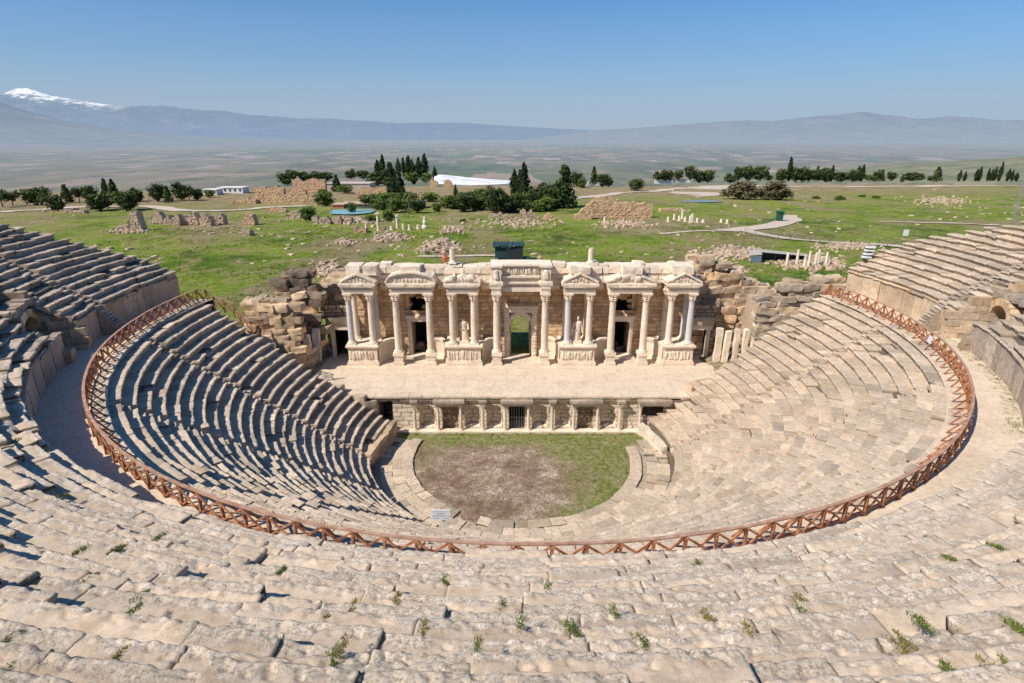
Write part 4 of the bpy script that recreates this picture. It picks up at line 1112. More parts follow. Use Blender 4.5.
def wing(side):
    s = side; xc = CX+s*21.15
    root = empty('side_wall', (xc, 65, SZ), ('ochre side wall with a tall doorway left of the stage building' if s < 0 else 'pale side wall with a dark doorway right of the stage building'), 'wall')
    holes = [lambda x, z: abs(x-xc) < .95 and z < SZ+3.5]
    x0, x1 = (xc-1.9, xc+1.3) if s < 0 else (xc-1.3, xc+1.9)
    mb = MB(); wall_grid(mb, x0, x1, SZ, SZ+6.4, 65.2, .15, holes, bw=(.7, 1.2), bh=.5, seed=9+s, jd=.05, amp=.06); mb.obj('wall_face', M['tan'], root)
    for q in (-1, 1): mb = MB(); mb.box(xc+q*1.15-.2, xc+q*1.15+.2, 64.85, 65.4, SZ, SZ+3.5, tint=(.8, 0, 0)); mb.obj('door_jamb', M['marble'], root)
    mb = MB(); mb.box(xc-1.5, xc+1.5, 64.75, 65.5, SZ+3.5, SZ+4.05, tint=(.8, 0, 0)); mb.obj('lintel', M['marble'], root)
    mb = MB(); mb.rock((xc, 65.4, SZ+4.6), (3.2, 1.8, 1.0), 5+s, 6, .08, .1); mb.obj('capping_slab', M['grey'] if s < 0 else M['tan'], root)
    mb = MB()
    mb.box(xc-1, xc+1, 67.5, 67.6, SZ, SZ+3.6); mb.box(xc-1.05, xc-.95, 65.3, 67.6, SZ, SZ+3.6); mb.box(xc+.95, xc+1.05, 65.3, 67.6, SZ, SZ+3.6); mb.box(xc-1, xc+1, 65.4, 67.6, SZ+3.52, SZ+3.6); mb.obj('shade_backing', M['dark'], root)  # black lining paints the shade inside the doorway
wing(-1); wing(1)

# ------------------------------------------------------------------ statues
def statue(x, z0, label, head=True, lean=0, seed=0):
    root = empty('statue', (x, 63.3, z0), label, 'statue', 'statues between the columns of the stage building')
    mb = MB(); mb.box(x-.45, x+.45, 62.9, 63.75, z0, z0+.25, tint=(.9, 0, 0)); mb.obj('plinth', M['marble'], root)
    mb = MB(); mb.tint = (.8, 0, 0); P = []; n = 20
    prof = [(.42, .3, .25), (.38, .28, .6), (.33, .25, 1.0), (.31, .22, 1.25), (.25, .19, 1.45), (.29, .2, 1.65), (.36, .2, 1.85), (.30, .16, 1.98), (.11, .11, 2.04), (.09, .09, 2.12)]
    for (rx, ry, z) in prof:
        for k in range(n):
            a = 2*pi*k/n; fold = 1+(.10*sin(a*7+z*1.5+seed) if z < 1.5 else .03*sin(a*5))
            sway = .06*sin(z*2+seed)+lean*(z-.25)*.06
            P.append(Vector((x+sway+rx*cos(a)*fold, 63.3+ry*sin(a)*fold, z0+z)))
    mb.grid(P, len(prof), n, close=True); mb.f.append(tuple(range(len(mb.v)-n, len(mb.v))))
    # arms: one folded across the robe, one hanging or reaching
    def limb(pts, rad):
        Q = []; m = 8
        for p, r in zip(pts, rad):
            for k in range(m): a = 2*pi*k/m; Q.append(Vector((x+p[0]+r*cos(a), 63.3+p[1]+r*sin(a), z0+p[2])))
        mb.grid(Q, len(pts), m, close=True); mb.f.append(tuple(range(len(mb.v)-m, len(mb.v))))
    limb([(-.33, 0, 1.85), (-.42, -.05, 1.5), (-.3, -.22, 1.25), (-.05, -.26, 1.33)], [.11, .09, .08, .05])
    if head: limb([(.33, 0, 1.85), (.45, -.02, 1.5), (.5, -.1, 1.15), (.5, -.15, 1.0)], [.11, .09, .07, .05]); limb([(-.36, -.1, .26), (-.62, -.1, .3), (-.75, -.1, .55), (-.5, -.1, .9), (-.36, -.1, 1.1)], [.12, .1, .09, .1, .08])
    else: limb([(.33, 0, 1.85), (.43, -.02, 1.5), (.4, -.1, 1.3)], [.11, .1, .08])
    if head:
        Q = []
        hp = [(.07, 2.1), (.10, 2.16), (.125, 2.25), (.13, 2.33), (.11, 2.41), (.05, 2.46)]
        for (r, z) in hp:
            for k in range(12):
                a = 2*pi*k/12; rr = r*(1.12 if k == 9 and 2.2 < z < 2.3 else 1); Q.append(Vector((x+lean*.13+rr*.9*cos(a), 63.3+rr*sin(a), z0+z)))
        mb.grid(Q, len(hp), 12, close=True); mb.f.append(tuple(range(len(mb.v)-12, len(mb.v))))
    mb.obj('robed_body', M['marble'], root, smooth=True)
_st = statue
def statue(x, z0, *a):
    before = set(o.name for o in bpy.data.objects); _st(x, z0, *a)
    for o in bpy.data.objects:
        if o.name not in before and o.type == 'EMPTY': o.scale = (1.2, 1.1, 1.3)
statue(CX-6.55, SZ+2.455, 'headless robed marble statue between the pair of columns left of the central arch', False, 0, 1)
statue(CX+6.5, SZ+2.455, 'robed marble statue with its head, between columns right of the central arch', True, .5, 4)

def drum(x, y, zb, h, r, label, cat='column'):
    root = empty('column_stump', (x, y, zb), label, cat, 'column stumps standing on top of the stage building')
    mb = MB(); mb.tint = (.95, 0, 0); mb.lathe((x, y, 0), [(r, zb+.25), (r*.98, zb+.5), (r*.93, zb+h-.1), (r*.96, zb+h)], 16, amp=.015); mb.obj('shaft', M['marble'], root, smooth=True)
    mb = MB(); mb.tint = (.9, 0, 0); mb.box(x-r*1.4, x+r*1.4, y-r*1.4, y+r*1.4, zb, zb+.12); mb.lathe((x, y, 0), [(r*1.3, zb+.12), (r*1.35, zb+.18), (r*1.1, zb+.25)], 16); mb.obj('base', M['marble'], root)
p1 = at_y(452.5, 264, 64.9); p2 = at_y(590.5, 264, 64.9)
drum(p1.x, 64.9, -13.75, 1.75, .32, 'white column stump beside the clay pot on top of the stage building')
drum(p2.x, 64.9, -13.75, 1.75, .32, 'white column stump standing alone on top of the stage building')
mb = MB(); mb.lathe((p1.x-.85, 65.0, 0), [(.15, -13.7), (.3, -13.5), (.36, -13.2), (.3, -12.9), (.16, -12.75), (.2, -12.65)], 14)
mb.obj('clay_pot', M['clay'], loc=(p1.x-.85, 65.0, -13.7), label='small orange clay pot left of a column stump on the stage building', cat='pot', smooth=True)

# ------------------------------------------------------------------ boulder walls at both ends
def boulder_wall(label, X0, X1, Y, top, base, seed, mats, big=(.7, 1.8), hgt=(.45, .8), slope=.12, depth=1.6, limit=95):
    root = empty('ruined_wall', ((X0+X1)/2, Y, base), label, 'ruined wall')
    rnd = random.Random(seed); cnt = 0
    mb = MB(); P = []; n = 24
    for i in range(n+1):
        x = lerp(X0+.5, X1-1.2, i/n); t = top(x)-.6
        for (yy, z) in ((Y+1.1, base-.6), (Y+1.0+slope*(t-base), t), (Y+4.5, t), (Y+5.5, base-.6)): P.append(Vector((x, yy, z))+noise.noise_vector(Vector((x, yy, z)))*.15)
    mb.grid(P, n+1, 4); mb.f += [(0, 1, 2, 3), (n*4+3, n*4+2, n*4+1, n*4)]; mb.obj('rubble_core', M[mats[-1]], root)
    z = base-.2
    while z < max(top(lerp(X0, X1, t/20)) for t in range(21)):
        h = rnd.uniform(*hgt); x = X0+rnd.uniform(-.3, .3)
        while x < X1 and cnt < limit:
            L = rnd.uniform(*big)
            if z+h*.6 < top(x+L/2):
                c = Vector((x+L/2, Y+.7+slope*(z-base)+rnd.uniform(-.3, .3), z+h/2)); rot = Matrix.Rotation(rnd.gauss(0, .09), 3, 'Y') @ Matrix.Rotation(rnd.gauss(0, .12), 3, 'Z')
                mb = MB(); mb.rock(c, (L*1.02, rnd.uniform(1.0, depth), h*1.04), rnd.random()*999, 6, .07, rnd.uniform(.02, .13), rot, tint=(rnd.random(), 0, 0))
                mb.obj('boulder', M[rnd.choice(mats)], root); cnt += 1
            x += L
        z += h
    # a few loose capping stones
    for i in range(6):
        x = rnd.uniform(X0+.5, X1-.5); mb = MB(); mb.rock((x, Y+1.8+rnd.random(), top(x)), (rnd.uniform(1.2, 2.2), 1.6, rnd.uniform(.5, .8)), i, 6, .1, .25, Matrix.Rotation(rnd.gauss(0, .15), 3, 'Y'), tint=(rnd.random(), 0, 0)); mb.obj('boulder', M[mats[0]], root)
def zat(y, Y): return at_y(512, y, Y).z
# right: from the stage building out to the end of the upper seats
tR = [(20.9, zat(259, 66)), (23.5, zat(262, 66)), (26, zat(272, 66)), (28, zat(284, 65)), (30, zat(294, 65)), (38, zat(298, 64))]
boulder_wall('high wall of orange and grey boulders right of the stage building', 20.9, 31.5, 65.9, lambda x: interp(tR, x), -25.2, 31, ['tan', 'ochre', 'ochre', 'upper', 'tan'], big=(1.0, 2.3), hgt=(.7, 1.1), limit=98)
tR2 = [(24, zat(312, 59.5)), (26.5, zat(301, 59.5)), (29, zat(298, 59.5)), (30.2, zat(288, 59.5)), (34.5, zat(284, 59.5)), (37, zat(284, 59.5))]
boulder_wall('lower wall of flat boulders at the far right end of the lower seats', 26.5, 36.5, 59.5, lambda x: interp(tR2, x), -21.5, 35, ['tan', 'upper', 'upper', 'tan'], big=(1.4, 2.8), hgt=(.5, .8), limit=70)
# left
tL = [(-30, zat(318, 63)), (-27.6, zat(300, 63)), (-26.8, zat(283, 63)), (-24.6, zat(278, 63)), (-22.9, zat(282, 63)), (-22.4, zat(300, 63))]
boulder_wall('tall leaning stack of dark weathered boulders left of the stage building', -27.4, -22.9, 63.3, lambda x: interp(tL, x), -24.5, 41, ['grey', 'grey', 'grey', 'ochre'], big=(1.3, 2.5), hgt=(.6, .95), limit=60)
tL2 = [(-22.9, zat(288, 68)), (-21, zat(279, 68)), (-19.5, zat(281, 68))]
boulder_wall('pale rubble wall between the dark boulder stack and the stage building', -23.2, -19.6, 67.6, lambda x: interp(tL2, x), -21, 43, ['tan', 'upper', 'tan'], big=(.7, 1.4), hgt=(.4, .6), limit=40)
tL3 = [(-36, -17.5), (-32, -17.0), (-27, -18.5), (-24, -20.0)]
tL3 = [(-29.5, zat(309, 59.5)), (-27.5, zat(306, 59.5)), (-24.2, zat(307, 59.5))]
boulder_wall('orange masonry wall behind the row ends at the far left', -29.3, -24.2, 59.5, lambda x: interp(tL3, x), -23.2, 44, ['tan', 'ochre', 'tan'], big=(1.1, 2.0), hgt=(.6, .8), limit=60)

# side entrances: broken marble uprights and low walls
def upright_row(label, pts, seed):
    root = empty('marble_uprights', (pts[0][0], pts[0][1], SZ), label, 'ruined wall'); rnd = random.Random(seed)
    for (x, y, h, w) in pts:
        mb = MB(); mb.rock((x, y, SZ+h/2), (w, .5, h), x*3, 5, .05, .08, Matrix.Rotation(rnd.gauss(0, .03), 3, 'Y'), tint=(rnd.uniform(.4, 1), 0, 0)); mb.obj('upright', M['marble'], root)
upright_row('row of broken marble uprights right of the right doorway', [(23.9, 63.0, 4.4, .75), (24.65, 62.4, 4.2, .6), (25.4, 61.6, 4.7, .5), (26.1, 60.9, 4.9, .5), (26.8, 60.2, 4.8, .55), (27.6, 59.4, 4.7, .6), (28.4, 58.8, 4.6, .8)], 3)
upright_row('broken marble uprights above the row ends left of the left doorway', [(-26.4, 57.6, 4.0, .8), (-25.4, 57.8, 4.4, .5), (-23.9, 60.4, 3.6, .7), (-23.2, 61.8, 4.0, .7), (-22.7, 63.2, 4.2, .8)], 5)
def low_wall(name, label, pts, h, w, seed, mat='tan', zb=None):
    root = empty(name, Vector(pts[0]), label, 'wall'); rnd = random.Random(seed); k = 0
    for p, q in zip(pts, pts[1:]):
        p, q = Vector(p), Vector(q); L = (q-p).length; n = max(1, int(L/1.1)); d = (q-p).normalized(); ang = atan2(d.y, d.x)
        for i in range(n):
            for c in range(max(1, int(h/.55))):
                mb = MB(); ch = h/max(1, int(h/.55)); m = p.lerp(q, (i+.5)/n); mb.rock((m.x, m.y, m.z+ch*(c+.5)), (L/n*1.0, w, ch*1.0), rnd.random()*99, 5, .05, .08, Matrix.Rotation(ang, 3, 'Z'), tint=(rnd.random(), 0, 0)); mb.obj('block', M[mat], root); k += 1
low_wall('low_wall', 'low sloping stone wall beside the barred doorway left of the orchestra', [(-12.1, 53.2, -29.2), (-12.4, 50.5, -29.2), (-12.9, 48.2, -29.2), (-13.2, 46.3, -29.2)], 1.7, .55, 3)
low_wall('low_wall', 'dark block wall between the barred doorway and the left seats', [(-14.0, 53.9, -27.5), (-15.0, 53.6, -26.9), (-17.0, 53.8, -26.2)], 1.6, .7, 4, 'upper')
low_wall('low_wall', 'line of grey blocks along the left edge of the stage floor', [(-17.5, 54.6, -25.2), (-20.5, 55.2, -24.9), (-22.5, 56.0, -24.3)], .8, .9, 5, 'upper')
low_wall('low_wall', 'line of pale blocks along the right edge of the stage floor', [(18.2, 54.6, -25.2), (21.5, 56.2, -25.0), (24.0, 59.4, -24.6)], .9, .9, 6, 'tan')
low_wall('low_wall', 'sunlit low wall beside the barred opening right of the orchestra', [(13.3, 53.4, -29.2), (14.2, 50.5, -29.2), (14.6, 48.5, -29.2)], 1.2, .6, 7, 'marble')
low_wall('low_wall', 'stone wall with a small opening at the foot of the left boulder stack', [(-24.8, 58.0, -24.6), (-23.4, 60.8, -25.0), (-22.8, 62.6, -25.2)], 2.2, .7, 8, 'tan')

def side_banks():
    # earth banks joining the seating ends to the plateau
    for s, nm in ((-1, 'earth_bank'), (1, 'earth_bank')):
        mb = MB(); P = []; nx, ny = 26, 16
        for j in range(ny+1):
            for i in range(nx+1):
                X = s*lerp(22.0, 52, i/nx); Y = lerp(53.4, 76, j/ny)
                a = abs(X-.94)
                top = interp(([(22, -25.3), (24.5, -24.4), (27, -22), (31, -19.4), (34, -18.6), (40, -19.5), (46, -24), (52, -26.5)] if s > 0 else [(22, -25.4), (24.5, -24.6), (27, -22.6), (31, -20.6), (34, -19.6), (40, -20), (46, -24), (52, -26.5)]), a)
                e = sstep(62, 75, Y); z = lerp(top, -25.7, e)+noise.noise(Vector((X, Y, 0))*.35)*.45
                P.append(Vector((X, Y, z)))
        mb.grid(P, ny+1, nx+1)
        if s > 0: mb.f = [tuple(reversed(f)) for f in mb.f]
        mb.obj(nm, M['bank'], kind='structure', smooth=True)
def bank_mat():
    m, nt = newmat('stony_bank'); n = N(nt); p = n.pos()
    c = n.ramp(n.noise(p, .8, 10, .75), [(.35, (.08, .1, .03)), (.46, (.2, .17, .09)), (.56, (.4, .31, .22)), (.7, (.52, .42, .32))])
    n.out(c, .95, n.noise(p, 3, 9, .8), 1, .25, .05); return m
M['bank'] = bank_mat(); side_banks()
#PART2
# ------------------------------------------------------------------ signs in the theatre
def surf(x, y):
    """point where the line of sight meets the stepped seating"""
    d = ray(x, y); t = 3.0
    while t < 80:
        p = d*t; r = math.hypot(p.x-C0.x, p.y-C0.y)
        if r > UR0: z = UZ0+math.floor((r-UR0)/UD)*URISE
        elif r > 30.7: z = DZ
        elif r > LR0: z = LZ0+math.floor((r-LR0)/LD)*LRISE
        else: z = -29.2
        if p.z < z: return Vector((p.x, p.y, z))
        t += .02
    return d*t
sp = surf(441, 541); sp = Vector((at_y(441, 520, 21.2).x, 21.6, 0)); rr = math.hypot(sp.x-C0.x, sp.y-C0.y); sp.z = LZ0+math.floor((rr-LR0)/LD)*LRISE
tgt = at_y(441, 514, sp.y)
root = empty('sign', sp, 'white sign with four lines of small writing on a thin post among the lower seats', 'sign')
mb = MB(); mb.bar((sp.x, sp.y, sp.z-.1), (sp.x, sp.y, tgt.z-.2), .05); mb.obj('post', M['white'], root)
mb = MB(); mb.box(tgt.x-.42, tgt.x+.42, sp.y-.06, sp.y-.03, tgt.z-.28, tgt.z+.27); b = mb.obj('board', M['white'], root)
mb = MB(); rs = random.Random(2)
for ln, (zz, w, hh) in enumerate(((.17, .34, .055), (.06, .2, .07), (-.06, .35, .07), (-.18, .35, .05))):
    x = -w
    while x < w:
        cw = rs.uniform(.018, .034)
        if rs.random() > .16:
            X0, Z0 = tgt.x+x, tgt.z+zz
            mb.add([Vector((X0, sp.y-.064, Z0-hh/2)), Vector((X0+cw, sp.y-.064, Z0-hh/2)), Vector((X0+cw, sp.y-.064, Z0+hh/2)), Vector((X0, sp.y-.064, Z0+hh/2))], [(0, 1, 2, 3)])
        x += cw+.012
mb.obj('lettering', M['ink'], b)
q = pol(31.45, radians(164), -14.45); q = at_y(966, 413, 40.2)
a = atan2(C0.y-q.y, C0.x-q.x); q = pol(31.55, a, q.z)
root = empty('sign', (q.x, q.y, DZ), 'small white notice panel fixed to the wooden railing on the right', 'sign')
Mr = radial_frame(a)
mb = MB(); ctr = Vector((q.x, q.y, -14.5)); mb.v = []; 
mb.box(-.015, .015, -.38, .38, -.3, .3, Matrix.Translation(ctr) @ Mr.to_4x4()); mb.obj('board', M['white'], root)
mb = MB(); mb.bar(pol(31.6, a, DZ), pol(31.6, a, -14.25), .05); mb.obj('post', M['galv'], root)

# ------------------------------------------------------------------ distant things on the plateau
def mpp(p): return (p.y*cos(TH)-p.z*sin(TH))/F*1.03
def foliage_crown(kind, seed):
    rnd = random.Random(seed); mb = MB(); blobs = []
    if kind == 'cypress':
        for i in range(26):
            t = i/25; rad = .17*math.sin(pi*min(1, .12+t*.92))**.7; blobs.append((Vector((rnd.gauss(0, .02), rnd.gauss(0, .02), .06+.9*t)), max(.03, rad)))
    elif kind == 'cone':
        for i in range(40):
            t = rnd.random()**.8; rad = .30*(1-t)+.03; a = rnd.random()*6.28; blobs.append((Vector((cos(a)*rad*.6, sin(a)*rad*.6, .1+.86*t)), .07+.10*(1-t)))
    elif kind == 'round':
        for i in range(52):
            a = rnd.random()*6.28; r = .34*rnd.random()**.5; z = .50+rnd.uniform(-.40, .36)*(1-(r/.48)**2); blobs.append((Vector((cos(a)*r, sin(a)*r, z)), rnd.choice([.08, .11, .15, .19])))
    elif kind == 'pine':
        for i in range(26):
            a = rnd.random()*6.28; r = .36*rnd.random()**.5; z = .6+.3*(1-(r/.42)**2)*rnd.uniform(-1, 1); blobs.append((Vector((cos(a)*r, sin(a)*r, z)), rnd.uniform(.09, .15)))
    else:
        for i in range(64):
            a = rnd.random()*6.28; r = .42*rnd.random()**.5; z = .08+.72*rnd.random()*(1-(r/.52)**2); blobs.append((Vector((cos(a)*r, sin(a)*r, z)), rnd.uniform(.1, .17)))
    per = 40
    for (c, rad) in blobs:
        tb = rnd.uniform(-.22, .22)
        for k in range(per):
            d = Vector((rnd.gauss(0, 1), rnd.gauss(0, 1), rnd.gauss(0, 1))).normalized(); p = c+d*rad*rnd.uniform(.55, 1.12)
            if kind == 'cypress': p.z = c.z+d.z*.08
            u = Vector((rnd.gauss(0, 1), rnd.gauss(0, 1), rnd.gauss(0, 1))).normalized(); v = d.cross(u)
            if v.length < .1: continue
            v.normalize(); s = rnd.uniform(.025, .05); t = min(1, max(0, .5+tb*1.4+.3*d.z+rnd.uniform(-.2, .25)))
            mb.add([p-u*s, p+v*s*.8, p+u*s, p-v*s*.8], [(0, 1, 2, 3)], [(t, 0, 0)]*4)
    return mb
def tree_proto(kind, seed, mat):
    rnd = random.Random(seed)
    mb = foliage_crown(kind, seed)
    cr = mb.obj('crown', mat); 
    mb = MB(); top = {'cypress': .5, 'cone': .8, 'round': .5, 'pine': .6, 'bush': .2}[kind]; r0 = {'cypress': .022, 'bush': .02}.get(kind, .03)
    pts = [Vector((rnd.gauss(0, .006)*i, rnd.gauss(0, .006)*i, top*i/5)) for i in range(6)]; P = []
    for i, p in enumerate(pts):
        for k in range(7): a = 2*pi*k/7; P.append(p+Vector((cos(a), sin(a), 0))*r0*(1.15-.12*i))
    mb.grid(P, 6, 7, close=True)
    if kind in ('round', 'pine', 'bush'):
        for i in range(6):
            a = i*1.05+rnd.random(); s = pts[3 if kind != 'bush' else 1]; e = s+Vector((cos(a)*.24, sin(a)*.24, .2)); mb.bar(s, e, r0*.7)
    tr = mb.obj('trunk', M['bark'])
    for o in (cr, tr): COL.objects.unlink(o)
    return cr, tr
PROTO = {}
for kd, mt in (('cypress', 'cypress'), ('cone', 'pine'), ('round', 'pine'), ('pine', 'pine'), ('bush', 'leaf')):
    PROTO[kd] = [tree_proto(kd, 50+i*7, M[mt]) for i in range(3)]
PROTO['light'] = [tree_proto('round', 90+i*7, M['leaf']) for i in range(2)]
PROTO['brown'] = [tree_proto('bush', 190+i*7, M['shrubm']) for i in range(2)]
NAMES = {'cypress': 'cypress_tree', 'cone': 'conifer_tree', 'round': 'broadleaf_tree', 'pine': 'pine_tree', 'bush': 'bush', 'light': 'broadleaf_tree', 'brown': 'bush'}
def tree(kind, x, yb, h, w, label, group):
    p = gp(x, yb); s = mpp(p); H = h*s; W = w*s
    root = empty(NAMES[kind], p-Vector((0, 0, .1)), label, 'bush' if NAMES[kind] == 'bush' else 'tree', group)
    wr = {'cypress': .30, 'cone': .55, 'round': .74, 'pine': .8, 'bush': .9, 'light': .74, 'brown': .9}[kind]; H *= 1.2*R.uniform(.9, 1.1)*(.9 if x < 230 else 1); W *= 1.08*R.uniform(.9, 1.15)*(.9 if x < 230 else 1)
    pr = R.choice(PROTO[kind]); rz = R.random()*6.28
    k = 1.0
    for src in pr:
        o = src.copy(); COL.objects.link(o); o.parent = root; o.scale = (W/wr, W/wr*(1+.25*sin(rz*7)), H*k); o.rotation_euler = (0, 0, rz)
G1 = [('pine', 3, 207, 18, 15), ('pine', 13, 206, 15, 14), ('round', 38, 205, 19, 19), ('pine', 48, 210, 17, 13), ('round', 58, 211, 17, 13), ('cone', 68, 203, 17, 12), ('pine', 80, 203, 17, 15), ('round', 92, 203, 16, 13), ('round', 101, 211, 18, 22), ('cone', 107, 198, 18, 8), ('cone', 115, 199, 17, 9), ('light', 119, 206, 14, 13), ('round', 130, 211, 21, 20), ('round', 137, 202, 15, 12), ('round', 158, 202, 17, 14), ('cone', 169, 203, 14, 9), ('round', 182, 200, 17, 16), ('pine', 190, 201, 14, 10), ('round', 198, 200, 12, 11), ('light', 210, 198, 8, 11)]
for i, t in enumerate(sorted(G1, key=lambda t: t[1])):
    w = {'pine': 'spreading pine', 'round': 'rounded dark tree', 'cone': 'pointed conifer', 'light': 'bright green tree'}[t[0]]
    tree(*t, f'{w}, {ORD[i]} tree from the left in the row beyond the left seats', 'trees beyond the left seating')
G2 = [('round', 288, 185, 12, 15), ('round', 300, 184, 11, 15), ('round', 313, 183, 10, 14), ('round', 326, 182, 9, 13), ('round', 351, 179, 9, 10), ('round', 363, 179, 8, 12), ('cone', 337, 192, 13, 8), ('light', 345, 193, 7, 12), ('light', 323, 195, 6, 12), ('cypress', 378, 176, 12, 5), ('cypress', 383, 175, 14, 5), ('round', 377, 186, 12, 14), ('round', 389, 183, 12, 12), ('cypress', 399, 177, 14, 5), ('cypress', 404, 176, 13, 5), ('cypress', 409, 177, 17, 5.5), ('cypress', 413, 177, 14, 5), ('cypress', 419, 177, 16, 5.5), ('cypress', 425, 177, 18, 6), ('cypress', 435, 182, 13, 4), ('cypress', 391, 194, 23, 9), ('cypress', 396, 197, 18, 7), ('cypress', 401, 198, 21, 8), ('light', 412, 183, 10, 12), ('light', 426, 183, 9, 12), ('cypress', 414, 184, 12, 6),
 ('light', 325, 206, 12, 15), ('light', 309, 220, 13, 14), ('light', 352, 213, 10, 10), ('light', 372, 222, 7, 13), ('round', 386, 211, 12, 14), ('light', 395, 213, 15, 12), ('light', 389, 221, 11, 12), ('light', 430, 202, 9, 12), ('light', 448, 207, 11, 11), ('light', 437, 212, 9, 8), ('round', 463, 212, 16, 19), ('round', 474, 210, 14, 13), ('light', 481, 198, 8, 16), ('round', 495, 213, 22, 18), ('round', 504, 213, 18, 14), ('cypress', 514, 195, 21, 8), ('cypress', 519, 196, 20, 7), ('cypress', 524, 200, 27, 9), ('cypress', 531, 203, 14, 5), ('round', 516, 211, 15, 12), ('light', 536, 212, 9, 12), ('light', 547, 211, 12, 15), ('round', 543, 203, 17, 14), ('round', 553, 209, 20, 17), ('cone', 564, 208, 34, 18), ('cypress', 456, 200, 13, 4),
 ('round', 577, 187, 14, 10), ('light', 582, 188, 8, 9), ('cone', 593.5, 186, 15, 7), ('round', 603, 187, 12, 10), ('round', 609, 187, 8, 7), ('round', 636, 191, 10, 11)]
rg = random.Random(12)
G2 += [(rg.choice(['round', 'light', 'round']), x+rg.uniform(-2, 2), rg.uniform(203, 212.5), rg.uniform(9, 15), rg.uniform(11, 17)) for x in list(range(448, 562, 6))+[404, 408, 416, 376, 370, 384]]
cnt = {}
for t in sorted(G2, key=lambda t: t[1]):
    sec = 'ruined hall and pool' if t[1] < 440 else ('middle grove' if t[1] < 570 else 'pale ground beyond the big ruin')
    w = {'round': 'rounded dark tree', 'cone': 'pointed conifer', 'light': 'light green leafy tree', 'cypress': 'dark slender cypress'}[t[0]]
    k = (sec, w); cnt[k] = cnt.get(k, 0)+1
    tree(*t, f'{w}, {ORD[cnt[k]-1]} from the left by the {sec}', 'trees by the '+sec)
for i, (x, yb, h) in enumerate(((437, 207, 12), (409, 214, 20), (446, 209, 11))):
    p = gp(x, yb); s = mpp(p); H = h*s; root = empty('palm_tree', p, ['short palm tree left of the middle grove', 'tall palm tree between pool and grey roof', 'palm tree right of the grey roof'][i], 'tree', 'palm trees by the pool')
    mb = MB(); mb.bar(p, p+Vector((.2, 0, H*.85)), .5); mb.obj('trunk', M['bark'], root)
    mb = MB()
    for k in range(16):
        a = k*.393; o = p+Vector((.2, 0, H*.85)); pr = o.copy()
        for j in range(1, 5):
            q = o+Vector((cos(a)*j*H*.07, sin(a)*j*H*.07, H*(.07*j-.022*j*j)+(k % 3)*.15*j)); sd = Vector((-sin(a), cos(a), 0))*.35
            mb.add([pr-sd, pr+sd, q+sd*.8, q-sd*.8], [(0, 1, 2, 3)], [(.4+.1*j, 0, 0)]*4); pr = q
    mb.obj('crown', M['leaf'], root)
G3 = [('round', 658, 180, 8, 8), ('round', 664, 181, 10, 9), ('round', 669, 181, 9, 8), ('round', 678, 180, 9, 9), ('round', 690, 180, 12, 10), ('round', 699, 183, 10, 12), ('round', 708, 183, 12, 10), ('round', 730, 183, 9, 10), ('round', 738, 181, 13, 11), ('round', 747, 181, 12, 11), ('round', 760, 181, 12, 10), ('light', 769, 181, 6, 7), ('round', 781, 182, 12, 11), ('cypress', 788, 181, 18, 4), ('round', 795, 182, 13, 12), ('round', 802, 182, 12, 9), ('round', 808, 182, 11, 10), ('cone', 816, 181, 11, 6), ('round', 825, 182, 12, 11), ('cypress', 831, 181, 11, 3.5), ('round', 841, 182, 9, 13), ('round', 852, 182, 11, 9), ('cone', 857, 181, 12, 6), ('cypress', 861, 181, 13, 4), ('light', 867, 181, 6, 6), ('light', 873, 181, 5, 8), ('round', 876, 181, 10, 6), ('cone', 881, 181, 9, 5), ('round', 891, 181, 8, 9), ('cone', 902, 182, 6, 4), ('round', 912, 181, 7, 13), ('round', 930, 181, 5, 4), ('cone', 936, 182, 13, 8), ('cypress', 958.6, 181, 9, 3.5), ('cypress', 964, 181, 7, 2.5), ('cypress', 975.5, 181, 10, 3), ('cypress', 978.5, 181, 10, 3), ('cypress', 987, 181, 9, 2.8), ('cypress', 990.5, 181, 10, 2.8), ('cypress', 993.7, 181, 10, 2.8), ('cypress', 998.5, 181, 14, 3.6), ('cypress', 1007, 181, 9, 2.8), ('cypress', 1011, 181, 9, 2.8), ('cypress', 1015.6, 181, 7, 2.8)]
cnt = {}
for i, t in enumerate(sorted(G3, key=lambda t: t[1])):
    w = {'round': 'rounded dark tree', 'cone': 'small pointed conifer', 'light': 'small light green tree', 'cypress': 'slim cypress'}[t[0]]
    cnt[w] = cnt.get(w, 0)+1
    tree(*t, f'{w}, {ORD[cnt[w]-1]} of its kind from the left in the right skyline row', 'trees along the far right edge of the plateau')
tree('brown', 741, 199, 16, 27, 'big brownish bush standing left of a still bigger one on the open meadow', 'brownish bushes on the meadow')
tree('brown', 774, 200, 19, 32, 'biggest brownish bush on the open meadow, right of its neighbour', 'brownish bushes on the meadow')
for x, yb, h, w, l in ((840, 200, 6, 9, 'small round green bush on the meadow right of the brownish bushes'), (816, 199, 4, 6, 'tiny dark bush between the brownish bushes and the round green bush'), (862, 197, 3, 5, 'tiny bush just right of the round green bush'), (876, 198, 3, 6, 'second tiny bush right of the round green bush'), (642, 213, 5, 8, 'low green bush at the right foot of the big ochre ruin'), (463, 222, 4, 6, 'small bush in the meadow before the middle grove')):
    tree('bush', x, yb, h, w, l, 'small bushes on the meadow')

